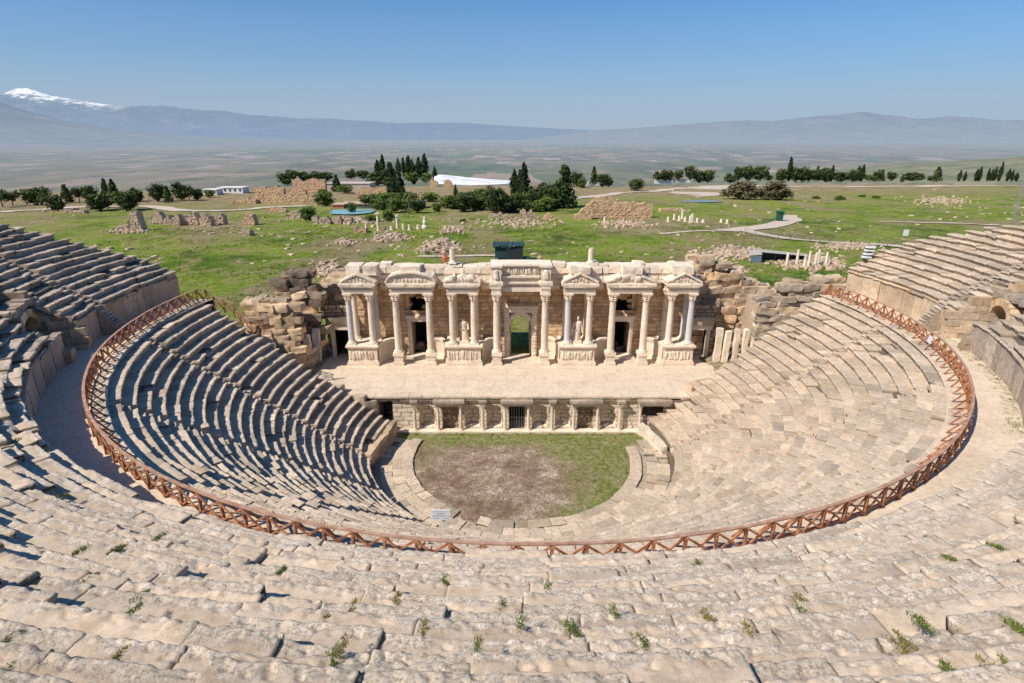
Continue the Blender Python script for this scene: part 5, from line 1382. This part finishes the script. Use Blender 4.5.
# ruins and buildings
def far_wall(x0, x1, yb, tops, label, name='ruined_wall', mat='farstone', thick=3.0, cat='ruin', bh=.9, group=None, holes=None, seed=0):
    p = gp((x0+x1)/2, yb); Y = p.y; zb = p.z-.6; a = at_y(x0, yb, Y).x; b = at_y(x1, yb, Y).x
    prof = [(at_y(x, y, Y).x, at_y(x, y, Y).z) for x, y in tops]
    root = empty(name, ((a+b)/2, Y, p.z), label, cat, group)
    cell = max(.22, (b-a)/130)
    top = lambda x: interp(prof, x)+.9*noise.noise(Vector((x*.8, seed, 0)))+.5*round(3*noise.noise(Vector((math.floor(x*1.1), seed, 5))))*.5
    mb = MB(); wall_grid(mb, a, b, zb, zb+5, Y, cell, holes or [], bw=(1.2, 2.4), bh=bh, seed=int(x0)+seed, jd=.12, ytop=top, amp=.25); mb.obj('wall_face', M[mat], root)
    n = 30; mb = MB(); P = []
    for i in range(n+1):
        x = lerp(a, b, i/n); t = top(x)
        for (yy, z) in ((Y+.1, zb), (Y+.05, t-.05), (Y+thick, t-.2+.4*noise.noise(Vector((x, 9, 0)))), (Y+thick+.2, zb)): P.append(Vector((x, yy, z)))
    mb.grid(P, n+1, 4); mb.f += [(0, 1, 2, 3), (n*4+3, n*4+2, n*4+1, n*4)]; mb.obj('wall_core', M[mat], root)
    return root
FW = [
 (116, 142, 232, [(116, 226), (127, 225), (129, 212), (136, 211), (138, 220), (142, 227)], 'tall jagged ruin pier on a rubble base in the left meadow', 0),
 (150, 163, 224, [(150, 219), (157, 212), (160, 214), (163, 220)], 'leftmost small broken pier in the left line of ruins', 0),
 (164, 172, 225, [(164, 219), (168, 216), (172, 220)], 'squat broken wall, second in the left line of ruins', 0),
 (173, 180, 226, [(173, 218), (177, 215), (180, 222)], 'broken pier, third in the left line of ruins', 0),
 (182, 186, 226, [(182, 217), (186, 220)], 'narrow stub, fourth in the left line of ruins', 0),
 (187, 198, 226, [(187, 218), (191, 211), (194, 213), (198, 221)], 'taller pointed pier, fifth in the left line of ruins', 0),
 (200, 211, 226, [(200, 218), (205, 214), (211, 220)], 'broken pier, sixth in the left line of ruins', 0),
 (213, 224, 225, [(213, 219), (219, 213), (224, 217)], 'double stub, seventh in the left line of ruins', 0),
 (242, 255, 226, [(242, 219), (246, 213), (252, 215), (255, 222)], 'grey rubble tower in the meadow left of the ochre fort', 1),
 (239, 250, 236, [(239, 231), (243, 229), (250, 233)], 'low grey rubble heap below the grey tower', 1),
 (256, 285, 203, [(256, 188), (262, 186), (270, 189), (276, 186), (285, 189)], 'big ochre fort-like ruin with a jagged top left of the pool', 2),
 (284, 330, 204, [(284, 195), (300, 196), (315, 194), (330, 197)], 'long low ochre wall between the ochre fort and the pool', 2),
 (293, 326, 193, [(293, 180), (297, 177), (303, 182), (312, 178), (320, 180), (326, 178)], 'jagged ochre bath ruin in front of the rounded trees', 2),
 (356, 387, 199, [(356, 190), (362, 187), (375, 188), (387, 186)], 'ochre ruin block right behind the pool building', 2),
 (430, 438, 187, [(430, 180), (434, 180), (438, 182)], 'small orange gate ruin left of the white terrace', 2),
 (444, 452, 187, [(444, 181), (448, 179), (452, 183)], 'small orange tower ruin before the white terrace', 2),
 (232, 256, 204, [(232, 200), (244, 198), (256, 199)], 'low broken grey wall just left of the ochre fort ruin', 6),
 (286, 306, 196, [(286, 190), (296, 187), (306, 191)], 'small ochre wall piece between fort ruin and jagged bath ruin', 6),
 (388, 402, 205, [(388, 199), (395, 198), (402, 200)], 'small ruin wall behind the palm right of the pool building', 6),
 (405, 430, 197, [(405, 193), (415, 191), (430, 194)], 'long low ruin wall on the pale plaza below the white terrace', 6),
 (266, 286, 213, [(266, 209), (274, 207), (286, 210)], 'low stone wall beside the path below the ochre fort', 6),
 (286, 304, 219, [(286, 215), (292, 211), (304, 214)], 'small pale ruin left of the pool row of piers', 6),
 (60, 84, 213, [(60, 210), (72, 209), (84, 211)], 'low field wall in the meadow at the far left', 6),
 (488, 512, 218, [(488, 215), (500, 213), (512, 216)], 'low ruin wall in front of the middle grove', 6),
 (660, 690, 212, [(660, 209), (675, 208), (690, 210)], 'low pale wall right of the big ochre ruin', 6),
 (312, 318, 224, [(312, 217), (316, 216), (318, 220)], 'first broken pier left in the row below the pool', 3),
 (319, 330, 224, [(319, 219), (326, 216), (330, 221)], 'broken pier, second in the row below the pool', 3),
 (332, 341, 224, [(332, 219), (338, 216), (341, 220)], 'broken pier, third in the row below the pool', 3),
 (343, 352, 224, [(343, 219), (350, 217), (352, 220)], 'broken pier, fourth in the row below the pool', 3),
 (354, 366, 233, [(354, 226), (358, 229), (366, 228)], 'low orange ruin fragment below the pool row', 3),
 (520, 527, 219, [(520, 211), (524, 209), (527, 212)], 'left one of two upright blocks before the middle grove', 4),
 (528.5, 535, 221, [(528, 213), (531, 211), (535, 214)], 'right one of two upright blocks before the middle grove', 4),
 (543, 556, 221, [(543, 218), (549, 212), (556, 219)], 'small rubble mound left of the big ochre ruin', 4),
 (592, 652, 219, [(592, 201), (602, 200), (614, 203), (630, 202), (644, 203), (652, 205)], 'big long ochre ruin wall standing in the middle of the meadow', 5),
 (575, 592, 220, [(575, 217), (584, 208), (592, 202)], 'sloping broken end left of the big ochre ruin', 5),
 (592, 621, 206, [(592, 200), (602, 196), (612, 198), (621, 201)], 'rubble topped rear wall behind the big ochre ruin', 5)]
for f in FW: far_wall(*f[:4], f[4], seed=f[5], group=None, mat='farochre' if ('ochre' in f[4] or 'orange' in f[4]) else 'farstone')
def block_building(x0, x1, yb, yt, label, wall, roofm, depth, overhang=.4, wins=0):
    p = gp((x0+x1)/2, yb); Y = p.y; a = at_y(x0, yb, Y).x; b = at_y(x1, yb, Y).x; zt = at_y((x0+x1)/2, yt, Y).z
    root = empty('building', p, label, 'building')
    mb = MB(); mb.box(a, b, Y, Y+depth, p.z-1, zt); w = mb.obj('wall', M[wall], root)
    mb = MB(); mb.box(a-overhang, b+overhang, Y-overhang, Y+depth+overhang, zt+.003, zt+.35); mb.obj('roof', M[roofm], root)
    for i in range(wins):
        x = lerp(a, b, (i+.5)/wins); mb = MB(); mb.box(x-.6, x+.6, Y-.05, Y+.05, p.z+.9, min(zt-.4, p.z+2.3)); mb.obj('window', M['iron'], root)
block_building(203, 217, 195, 190, 'small white building left of the larger white one on the plateau edge', 'whitewash', 'whitewash', 8, wins=3)
block_building(218, 243, 193, 188, 'larger white low building on the plateau edge at the left', 'whitewash', 'whitewash', 9, wins=5)
block_building(327, 370, 191, 184, 'long pale museum hall with a plain roof behind the pool', 'museum', 'museum', 16)
block_building(333, 344, 209, 205, 'pinkish end of the pool building under a flat roof', 'clay', 'roof', 6)
block_building(345, 381, 208, 204, 'long flat tan roofed pool building beside the turquoise pool', 'museum', 'roof', 7, .9, 6)
block_building(402, 423, 208, 203, 'grey roofed shelter right of the pool behind the palm', 'tarp', 'bluegrey', 8, .8)
block_building(655, 672, 183, 180.5, 'low white wall like building left of the right skyline trees', 'whitewash', 'whitewash', 5)
block_building(674, 690, 182, 179.5, 'small pale building among the right skyline trees', 'whitewash', 'roof', 5, wins=2)
def sheet(name, pts, mat, dz=.25, **kw):
    V = []
    for x, y in pts:
        p = gp(x, y); V.append(Vector((p.x, p.y, gz(p.x, p.y)+dz)))
    mb = MB(); c = sum(V, Vector())/len(V); mb.add([c]+V, [(0, i+1, (i+1) % len(V)+1) for i in range(len(V))]); mb.obj(name, mat, kind='structure', **kw)
wm, nt = newmat('turquoise_pool'); n_ = N(nt); n_.out((.24, .46, .48), .25, n_.noise(n_.pos(), 2, 3), .2, .03, .5)
sheet('pool_water', [(330, 215.5), (332, 211), (350, 210.5), (373, 210.5), (376, 212), (370, 214.5), (352, 216)], wm, .5)
wm2, nt = newmat('pond_water'); n_ = N(nt); n_.out((.20, .25, .26), .3, n_.noise(n_.pos(), 2, 3), .2, .03, .5)
sheet('pond', [(680, 202.6), (684, 201.2), (700, 200.8), (718, 201.3), (724, 202.6), (705, 203.2)], wm2, .3)
def strip(name, pts, w, mat, dz=.12):
    V = []
    for x, y in pts: p = gp(x, y); V.append(p)
    D = []
    for a, b in zip(V, V[1:]):
        m = max(1, int((b-a).length/4))
        for i in range(m): D.append(a.lerp(b, i/m))
    D.append(V[-1]); mb = MB(); P = []
    for i, p in enumerate(D):
        q = D[min(i+1, len(D)-1)]-D[max(i-1, 0)]; q.z = 0; q.normalize(); s = Vector((q.y, -q.x, 0)); ww = w*(1+.2*noise.noise(p*.1))
        for k in (-1, -.33, .33, 1): e = p+s*ww/2*k; P.append(Vector((e.x, e.y, gz(e.x, e.y)+dz)))
    mb.grid(P, len(D), 4); mb.f = [tuple(reversed(f)) for f in mb.f]; mb.obj(name, mat, kind='structure')
strip('footpath', [(720, 231), (742, 230), (762, 228), (778, 225), (790, 221), (786, 216)], 7.5, M['path'], .22)
strip('footpath', [(743, 231), (760, 235), (785, 239), (820, 242), (850, 244), (880, 245), (905, 248)], 4.2, M['path'], .26)
strip('footpath', [(660, 235), (690, 232), (720, 231.4)], 2.0, M['path'], .2)
strip('footpath', [(0, 213), (60, 209), (110, 207), (150, 207), (180, 211), (230, 211), (262, 208), (290, 207), (310, 206)], 7, M['path'], .25)
strip('footpath', [(548, 203), (575, 198), (620, 193), (660, 191), (700, 188), (730, 187)], 9, M['path'], .25)
strip('footpath', [(418, 257), (450, 257), (480, 256), (500, 257)], 2.0, M['path'], .2)
strip('footpath', [(700, 187), (760, 186), (850, 187), (940, 186), (1020, 186)], 10, M['path'], .25)
strip('footpath', [(880, 222), (940, 224), (1000, 226)], 2.5, M['path'], .25)
sheet('plaza', [(396, 199), (400, 187), (420, 185.5), (446, 188), (450, 196), (430, 201)], M['path'], .2)
sheet('bare_ground', [(668, 193), (690, 187.5), (720, 186.5), (735, 189), (732, 195), (700, 197)], M['path'], .2)
def travertine():
    m, nt = newmat('white_travertine'); n = N(nt); p = n.pos()
    n.out(n.ramp(n.noise(p, .05, 8, .7), [(.4, (.55, .56, .58)), (.48, (.74, .74, .73)), (.6, (.86, .86, .85))]), .8, n.noise(p, .4, 6, .7), .5, .5, .2)
    mb = MB(); P = []; nx, ny = 40, 10
    for j in range(ny+1):
        for i in range(nx+1):
            px = lerp(434, 512, i/nx); t = j/ny
            yb = interp([(434, 184), (440, 184), (470, 185.5), (512, 183.5)], px); yt = interp([(434, 177), (440, 174.5), (470, 177.5), (512, 180.5)], px)
            p = at_y(px, lerp(yb, yt, t), 470+t*90)
            P.append(Vector((p.x, p.y, p.z+.3*noise.noise(p*.06))))
    mb.grid(P, ny+1, nx+1); mb.f = [tuple(reversed(f)) for f in mb.f]; mb.obj('travertine_terrace', m, kind='structure', smooth=True)
travertine()
# columns in the meadow
def far_column(x, yb, h, label, group, r=.35, cap=False):
    p = gp(x, yb); s = mpp(p); H = h*s; root = empty('ancient_column', p, label, 'column', group)
    mb = MB(); mb.tint = (.9, 0, 0); mb.lathe((p.x, p.y, 0), [(r, p.z-.3), (r*.95, p.z+H*.5), (r*.88, p.z+H)], 10, amp=.03); mb.obj('shaft', M['marble'], root)
    mb = MB(); mb.box(p.x-r*1.4, p.x+r*1.4, p.y-r*1.4, p.y+r*1.4, p.z-.3, p.z+.25); mb.obj('base', M['marble'], root)
    if cap: mb = MB(); mb.box(p.x-r*1.3, p.x+r*1.3, p.y-r*1.3, p.y+r*1.3, p.z+H, p.z+H+.5); mb.obj('capital', M['marble'], root)
for i, (x, yb, h) in enumerate(((366.5, 229, 6), (378.5, 231, 16), (385.5, 230, 4), (391.5, 230, 4), (397.5, 229, 12), (403.5, 230, 6), (409.5, 230, 5), (418, 229, 4))):
    far_column(x, yb, h, f'white column, {ORD[i]} from the left in the colonnade before the pool', 'white columns of the colonnade before the pool', .42, h > 10)
p = gp(398, 229); p2 = gp(403, 229)
for i, (x, yb, h) in enumerate(((668, 222, 5), (674, 220, 6), (679, 221, 5), (682, 219, 9), (685, 222, 5), (690, 223, 7), (692, 222, 8), (697, 223, 5), (703, 223, 3.5), (721, 223, 4), (727, 224, 4.5), (604.5, 222, 5))):
    far_column(x, yb, h, f'short pale column, {ORD[i]} of the scattered stumps right of the big ochre ruin' if i < 11 else 'short column stump before the big ochre ruin', 'short column stumps in the meadow', .45)
for i, (x, yb, h) in enumerate(((786, 268, 15), (796, 267, 17), (804, 268, 13), (808, 268.5, 17), (814.5, 268, 15), (817, 267, 17), (825.5, 266, 13))):
    far_column(x, yb, h, f'slender tan pillar, {ORD[i]} from the left in front of the right rubble field', 'slender tan pillars right of the lean-to roof', .30)
root = empty('statue', gp(425, 229), 'small white marble monument at the right end of the colonnade', 'monument'); p = gp(425, 229)
mb = MB(); mb.lathe((p.x, p.y, 0), [(1.0, p.z-.2), (1.0, p.z+.8), (.6, p.z+1.4), (.75, p.z+2.2), (.45, p.z+3), (.35, p.z+3.6), (.1, p.z+4)], 12, amp=.1); mb.obj('monument', M['marble'], root)
# lean-to shelter
p = gp(760, 262); root = empty('shelter', p, 'low lean-to shelter with blue-grey sheet roof and side panel among rubble', 'shelter')
def quad(mb, *pts): mb.add([Vector(q) for q in pts], [tuple(range(len(pts)))])
a = at_y(748, 250, p.y); b = at_y(759, 249, p.y); c = at_y(805, 256, p.y+1); zb = p.z
mb = MB(); mb.box(a.x, b.x-.1, p.y-2.2, p.y-2.1, zb-.4, zb+1.9); mb.obj('side_panel', M['bluegrey'], root)
mb = MB(); quad(mb, (a.x-.3, p.y-2.3, zb+1.95), (b.x, p.y-2.3, zb+2.1), (b.x+.6, p.y+1.2, zb+2.6), (a.x+.6, p.y+1.2, zb+2.45)); quad(mb, (b.x, p.y-.3, zb+2.3), (c.x, p.y-1.2, zb+1.5), (c.x, p.y+1.0, zb+1.65), (b.x+.6, p.y+1.5, zb+2.62)); mb.obj('roof', M['sheetroof'], root)
mb = MB(); quad(mb, (b.x, p.y+1.4, zb-.3), (c.x, p.y+.9, zb-.3), (c.x, p.y+.9, zb+1.55), (b.x, p.y+1.4, zb+2.5)); mb.obj('dark_back_sheet', M['tarp'], root)
for t in (.05, .35, .65, .95): mb = MB(); x = lerp(b.x, c.x, t); mb.bar((x, p.y+.4-1.4*t, zb-.4), (x, p.y+.4-1.4*t, zb+2.3-.85*t), .14); mb.obj('post', M['iron'], root)
# tarpaulin cabin behind the stage building
p = at_h(509, 262, 26.9); p.z = gz(p.x, p.y); s = mpp(p); W = 27*s/2; root = empty('cabin', p, 'dark tarpaulin covered cabin with a teal panel behind the stage building', 'cabin')
mb = MB(); mb.box(p.x-W*.2, p.x+W, p.y, p.y+4, p.z-.5, p.z+3.0); mb.obj('dark_cover', M['tarp'], root)
mb = MB(); mb.box(p.x-W, p.x-W*.2-.01, p.y+.3, p.y+3.6, p.z+.6, p.z+2.9); mb.obj('teal_panel', M['teal'], root)
mb = MB()
for i in range(8): mb.rock((p.x-W+i*W*2/7.3, p.y+1.9, p.z+3.35), (W*.32, 4.2, .65), i, 4, .12, .2)
mb.obj('roof_cover', M['teal'], root)
for x in (-W+.1, -W*.25): mb = MB(); mb.bar((p.x+x, p.y+.35, p.z-.5), (p.x+x, p.y+.35, p.z+.7), .15); mb.obj('leg', M['iron'], root)
mb = MB(); mb.box(p.x+W+.1, p.x+W+1.7, p.y+.5, p.y+1.5, p.z-.4, p.z+.8); mb.obj('side_box', M['green'], root)
# info board, mast, green booth, white slabs
def simple_sign(x, yb, h, w, label):
    p = gp(x, yb); s = mpp(p); root = empty('sign', p, label, 'sign'); mb = MB(); mb.box(p.x-w*s/2, p.x+w*s/2, p.y, p.y+.1, p.z+.6, p.z+h*s); mb.obj('board', M['white'], root)
    for q in (-1, 1): mb = MB(); mb.bar((p.x+q*w*s*.4, p.y+.2, p.z-.3), (p.x+q*w*s*.4, p.y+.2, p.z+h*s*.9), .1); mb.obj('post', M['galv'], root)
simple_sign(905, 238, 8, 5, 'white information board standing in the meadow above the right seats')
b0 = at_y(1014, 229, 52); t0 = at_y(1024, 172, 52); root = empty('mast', b0, 'thin leaning grey lattice mast at the right edge above the upper seats', 'mast')
b0.z -= 1.5
for k, off in enumerate(((-.09, 0), (.09, 0), (0, .16))): mb = MB(); mb.bar(b0+Vector((off[0], off[1], 0)), t0+Vector((off[0]*.6, off[1], 3)), .03); mb.obj('tube', M['galv'], root)
mb = MB(); n = 26
for i in range(n):
    a = b0.lerp(t0+Vector((0, 0, 3)), i/n); b = b0.lerp(t0+Vector((0, 0, 3)), (i+1)/n); sx = .09 if i % 2 else -.09; mb.bar(a+Vector((sx, 0, 0)), b-Vector((sx, 0, 0)), .018)
mb.obj('lattice', M['galv'], root)
p = gp(780, 222); s = mpp(p); root = empty('booth', p, 'dark green netted booth beside the loop of the pale footpath', 'booth')
mb = MB(); mb.box(p.x-2.5*s, p.x+2.5*s, p.y, p.y+2, p.z+.02, p.z+9*s); mb.obj('netted_body', M['green'], root); mb = MB(); mb.box(p.x-3.2*s, p.x+3.4*s, p.y-.3, p.y+2.3, p.z+9*s+.01, p.z+10*s); mb.obj('roof', M['green'], root)
# green wire fences: posts and rail wires
def wire_fence(pts, h, label, every=4.0):
    V = [gp(*q) for q in pts]; root = empty('wire_fence', V[0], label, 'fence', 'green wire fences in the meadow'); D = []
    for a, b in zip(V, V[1:]):
        m = max(1, int((b-a).length/every)); D += [a.lerp(b, i/m) for i in range(m)]
    D.append(V[-1])
    for q in D: q.z = gz(q.x, q.y)
    for q in D[:95]: mb = MB(); mb.bar(q, q+Vector((0, 0, h)), .09); mb.obj('post', M['green'], root)
    mb = MB()
    for a, b in zip(D, D[1:]):
        for z in (.15, .5, .85, 1.0): mb.bar(a+Vector((0, 0, h*z)), b+Vector((0, 0, h*z)), .03)
    mb.obj('wire', M['green'], root)
wire_fence([(700, 229), (740, 226), (778, 222)], 1.3, 'green wire fence along the upper side of the footpath loop')
wire_fence([(745, 233), (790, 241), (850, 247), (905, 250), (1000, 238)], 1.4, 'green wire fence below the pale footpath on the right')
wire_fence([(745, 283), (775, 285), (800, 282), (840, 279)], 1.4, 'green wire fence in tall grass behind the right boulders')
root = empty('stone_slabs', at_y(867, 260, 57.6), 'stack of four white slabs at the far end of the upper right seats', 'slabs')
c = at_y(867.5, 250, 57.6)
for i in range(4): mb = MB(); z = c.z+.35-i*.33; mb.rock((c.x-.06*i, 57.2, z), (.8, .5, .15), i, 4, .02, .05, tint=(1, 0, 0)); mb.obj('slab', M['white'], root)
mb = MB(); mb.box(c.x-.3, c.x+.35, 57.3, 57.7, c.z-1.8, c.z+.35); mb.obj('dark_prop', M['grey'], root)

# loose stones, rubble fields
def rubble(name, label, poly, n, size, seed, mat='farstone', cat='rubble', rise=0.0):
    rnd = random.Random(seed); x0, x1, y0, y1 = poly; mb = MB(); n = int(n*2.2); size = (size[0]*.6, size[1]*.72); base = gp((x0+x1)/2, (y0+y1)/2)
    for i in range(n):
        x = rnd.gauss((x0+x1)/2, (x1-x0)/4.5); y = rnd.gauss((y0+y1)/2, (y1-y0)/4.5); p = gp(x, y); s = rnd.uniform(*size)
        e = max(0, 1-((x-(x0+x1)/2)/((x1-x0)/2))**2)*rise*rnd.random()
        mb.rock(p+Vector((0, 0, s*.2+e)), (s*rnd.uniform(.8, 1.6), s, s*rnd.uniform(.5, .9)), rnd.random()*99, 2, .08*s, .35, Matrix.Rotation(rnd.random()*3, 3, 'Z'), tint=(rnd.random(), 0, 0), freq=1/s)
    o = mb.obj(name, M[mat], loc=base); 
    if cat: tag(o, label, cat)
    else: tag(o, label, kind='stuff')
    return o
for i, (poly, n, sz, rs_, l) in enumerate([((420, 457, 243, 255), 150, (.5, 1.4), 1.6, 'big heap of pale stones behind the stage building, left of the column stump'), ((371, 412, 234, 243), 110, (.5, 1.3), .8, 'wide heap of pale stones in the meadow below the colonnade'), ((334, 358, 240, 247), 60, (.4, 1.1), .8, 'small heap of pale stones in the left meadow'), ((440, 470, 226, 234), 60, (.5, 1.3), .5, 'scattered heap of stones before the middle grove'), ((596, 655, 221, 229), 90, (.5, 1.5), .4, 'line of white stones at the foot of the big ochre ruin'), ((108, 150, 229, 235), 70, (.5, 1.3), .5, 'rubble around the base of the tall ruin pier'), ((690, 780, 247, 262), 230, (.4, 1.2), .5, 'rubble field around the lean-to shelter'), ((775, 850, 256, 272), 230, (.4, 1.2), .4, 'rubble field around the slender tan pillars'), ((715, 750, 266, 276), 60, (.5, 1.2), .2, 'rubble slope below the lean-to shelter behind the boulder wall'), ((815, 885, 243, 251), 130, (.4, 1.0), .3, 'strip of stones along the right footpath'), ((330, 385, 217, 226), 60, (.6, 1.6), .3, 'ruin rubble below the turquoise pool'), ((905, 985, 196, 206), 90, (.6, 1.6), .2, 'pale stones scattered near the right skyline trees'), ((480, 560, 219, 228), 100, (.5, 1.4), .3, 'line of stones left of the big ochre ruin'), ((315, 345, 262, 280), 70, (.5, 1.2), .4, 'grey rubble behind the dark boulder stack')]):
    rubble('rubble_heap', l, poly, n, sz, 60+i, 'farstone', None, rs_)
rnd = random.Random(99); mb = MB()
for i in range(1700):
    x = rnd.uniform(0, 1024); y = 190+75*rnd.random()**1.1
    if noise.noise(Vector((x*.012, y*.05, 2)))+rnd.gauss(0, .12) < .05: continue
    p = gp(x, y); s = rnd.uniform(.15, .75)**1.3*1.1*(1+ (p.y/400))
    mb.rock(p+Vector((0, 0, s*.15)), (s*rnd.uniform(.8, 2), s, s*.6), rnd.random()*99, 2, .08*s, .3, Matrix.Rotation(rnd.random()*3, 3, 'Z'), tint=(rnd.random(), 0, 0), freq=1/s)
mb.obj('scattered_stones', M['farstone'], kind='stuff', label='pale stones scattered over the meadow')

# grass on the meadow close behind the theatre, and tufts in the joints
def blades(mb, p, rad, hgt, n, rnd, w=.012):
    for i in range(n):
        a = rnd.random()*6.28; r = rad*rnd.random()**.6; b = p+Vector((cos(a)*r, sin(a)*r, -.03)); l = Vector((rnd.gauss(0, .5), rnd.gauss(0, .5), 1)).normalized()*hgt*rnd.uniform(.4, 1.1); sd = Vector((cos(a*3), sin(a*3), 0))*w; t = rnd.random()
        m = b+l*.55; e = b+l+Vector((l.x, l.y, -.1*hgt))*.4
        mb.add([b-sd, b+sd, m+sd*.8, e, m-sd*.8], [(0, 1, 2, 4), (4, 2, 3)], [(t*.7, 0, 0)]*2+[(t, 0, 0)]*3)
rnd = random.Random(5); mb = MB()
for i in range(11000):
    Y = rnd.uniform(70, 190); X = rnd.uniform(-110, 110); p = Vector((X, Y, gz(X, Y)))
    if noise.noise(p*.09) < -.05: continue
    blades(mb, p, .9, .42, 5, rnd, .08)
mb.obj('meadow_grass', M['weed'], kind='stuff', label='tall grass growing behind the stage building')
TG = [(332, 655), (335, 661), (548, 589), (445, 580), (396.5, 598), (440, 614), (501, 607), (425, 627), (521, 622), (569, 627), (576, 629), (614, 611), (478, 647), (481, 667), (641, 642), (629, 662), (353, 607), (343, 645), (804, 612), (918, 621), (924, 626), (898, 646), (950, 672), (946, 668), (1014, 626), (1020, 630), (1011, 666), (931, 541), (950, 559), (747, 629), (707, 616), (803, 599), (998, 548), (699, 564), (115, 551), (119, 549), (80, 551), (88, 579), (244, 603), (281, 571), (324, 621), (133, 611), (116, 657), (10, 669), (8, 642), (141, 596), (902, 640), (160, 537), (20, 440), (62, 497), (990, 668), (560, 575)]
for i, (x, y) in enumerate(TG):
    p = surf(x, y); rr = random.Random(i); dry = i in (4, 7, 13, 15, 16, 17, 21, 26, 29, 30, 31, 42, 46, 49, 50)
    mb = MB(); d = p.length; rd = Vector((p.x-C0.x, p.y-C0.y, 0)).normalized()
    for q in range(5):
        dx = rd*(q-2)*.075+Vector((rr.uniform(-.05, .05), 0, .02+.012*(q-2))); blades(mb, p+dx, (.03+.004*d)*rr.uniform(.6, 1.3), .04+.0022*d, 34, rr, .004+.0003*d)
    mb.obj('weed_tuft', M['dryweed' if dry else 'weed'], loc=p, label='yellowish dry weed tuft in a joint of the foreground seats' if dry else 'green weed tuft in a joint of the foreground seats', cat='weeds', group='dry weed tufts between the seats' if dry else 'green weed tufts between the seats')
rnd = random.Random(15); mb = MB()
for i in range(420):
    up = rnd.random() < .6
    if up: r = UR0+UD*(math.floor(rnd.random()*UN))+.1; a = rnd.uniform(radians(-2), radians(182)); z = uz(int((r-UR0)/UD))-URISE+.43
    else: r = LR0+LD*(math.floor(rnd.random()*LN))+.08; a = rnd.uniform(radians(-6), radians(186)); z = lz(int((r-LR0)/LD))
    blades(mb, pol(r+.5, a, z), .12, .07, 14, rnd, .01)
for i in range(260):
    a = rnd.uniform(radians(140), radians(176)); blades(mb, pol(34.05-rnd.random()**2*.7, a, DZ), .16, .09, 30, rnd, .012)
for i in range(60): blades(mb, Vector((rnd.uniform(-11.5, 13.5), rnd.uniform(53.0, 53.6), -29.2)), .2, .2, 24, rnd, .015)
mb.obj('small_weeds', M['weed'], kind='stuff', label='small weeds growing between the rows of seats')

# ------------------------------------------------------------------ sky, sun, camera
EL = radians(47); AZ = Vector((-.84, -.54, 0)).normalized()
W = bpy.data.worlds.new('World'); SC.world = W; W.use_nodes = True; nt = W.node_tree; nt.nodes.clear(); n = N(nt)
sky = nt.nodes.new('ShaderNodeTexSky'); sky.sky_type = 'NISHITA'; sky.sun_disc = False; sky.sun_elevation = EL; sky.sun_rotation = atan2(AZ.x, AZ.y)
sky.altitude = 400; sky.air_density = 1.0; sky.dust_density = .6; sky.ozone_density = 2.0
tc = nt.nodes.new('ShaderNodeTexCoord'); s = n.sep(tc.outputs['Generated'])
hz = n.ramp(s[2], [(0, 1), (.05, .85), (.11, .5), (.20, .2), (.45, 0)])
skc = n.mix(1.0, sky.outputs[0], (.25, .76, 1.2), 'MULTIPLY')
col = n.mix(hz, skc, (3.9, 4.85, 6.1))
bg = nt.nodes.new('ShaderNodeBackground'); nt.links.new(col, bg.inputs[0]); bg.inputs[1].default_value = .1
ow = nt.nodes.new('ShaderNodeOutputWorld'); nt.links.new(bg.outputs[0], ow.inputs[0])
L = bpy.data.lights.new('sun', 'SUN'); L.energy = 5.5; L.angle = radians(.53); L.color = (1, .915, .80)
so = bpy.data.objects.new('sun', L); COL.objects.link(so)
sd = Vector((AZ.x*cos(EL), AZ.y*cos(EL), sin(EL))); so.rotation_euler = (-sd).to_track_quat('-Z', 'Y').to_euler(); so.location = (-40, -30, 60)
cam = bpy.data.cameras.new('camera'); co = bpy.data.objects.new('camera', cam); COL.objects.link(co)
co.location = (0, 0, 0); co.rotation_euler = (pi/2-TH, 0, 0); cam.sensor_width = 36; cam.lens = 36*F/1024; cam.clip_start = .1; cam.clip_end = 200000
SC.camera = co
SC.view_settings.view_transform = 'Standard'; SC.view_settings.look = 'None'; SC.view_settings.exposure = 0
SC.render.resolution_x = 1024; SC.render.resolution_y = 683
SC.cycles.max_bounces = 5; SC.cycles.use_denoising = True
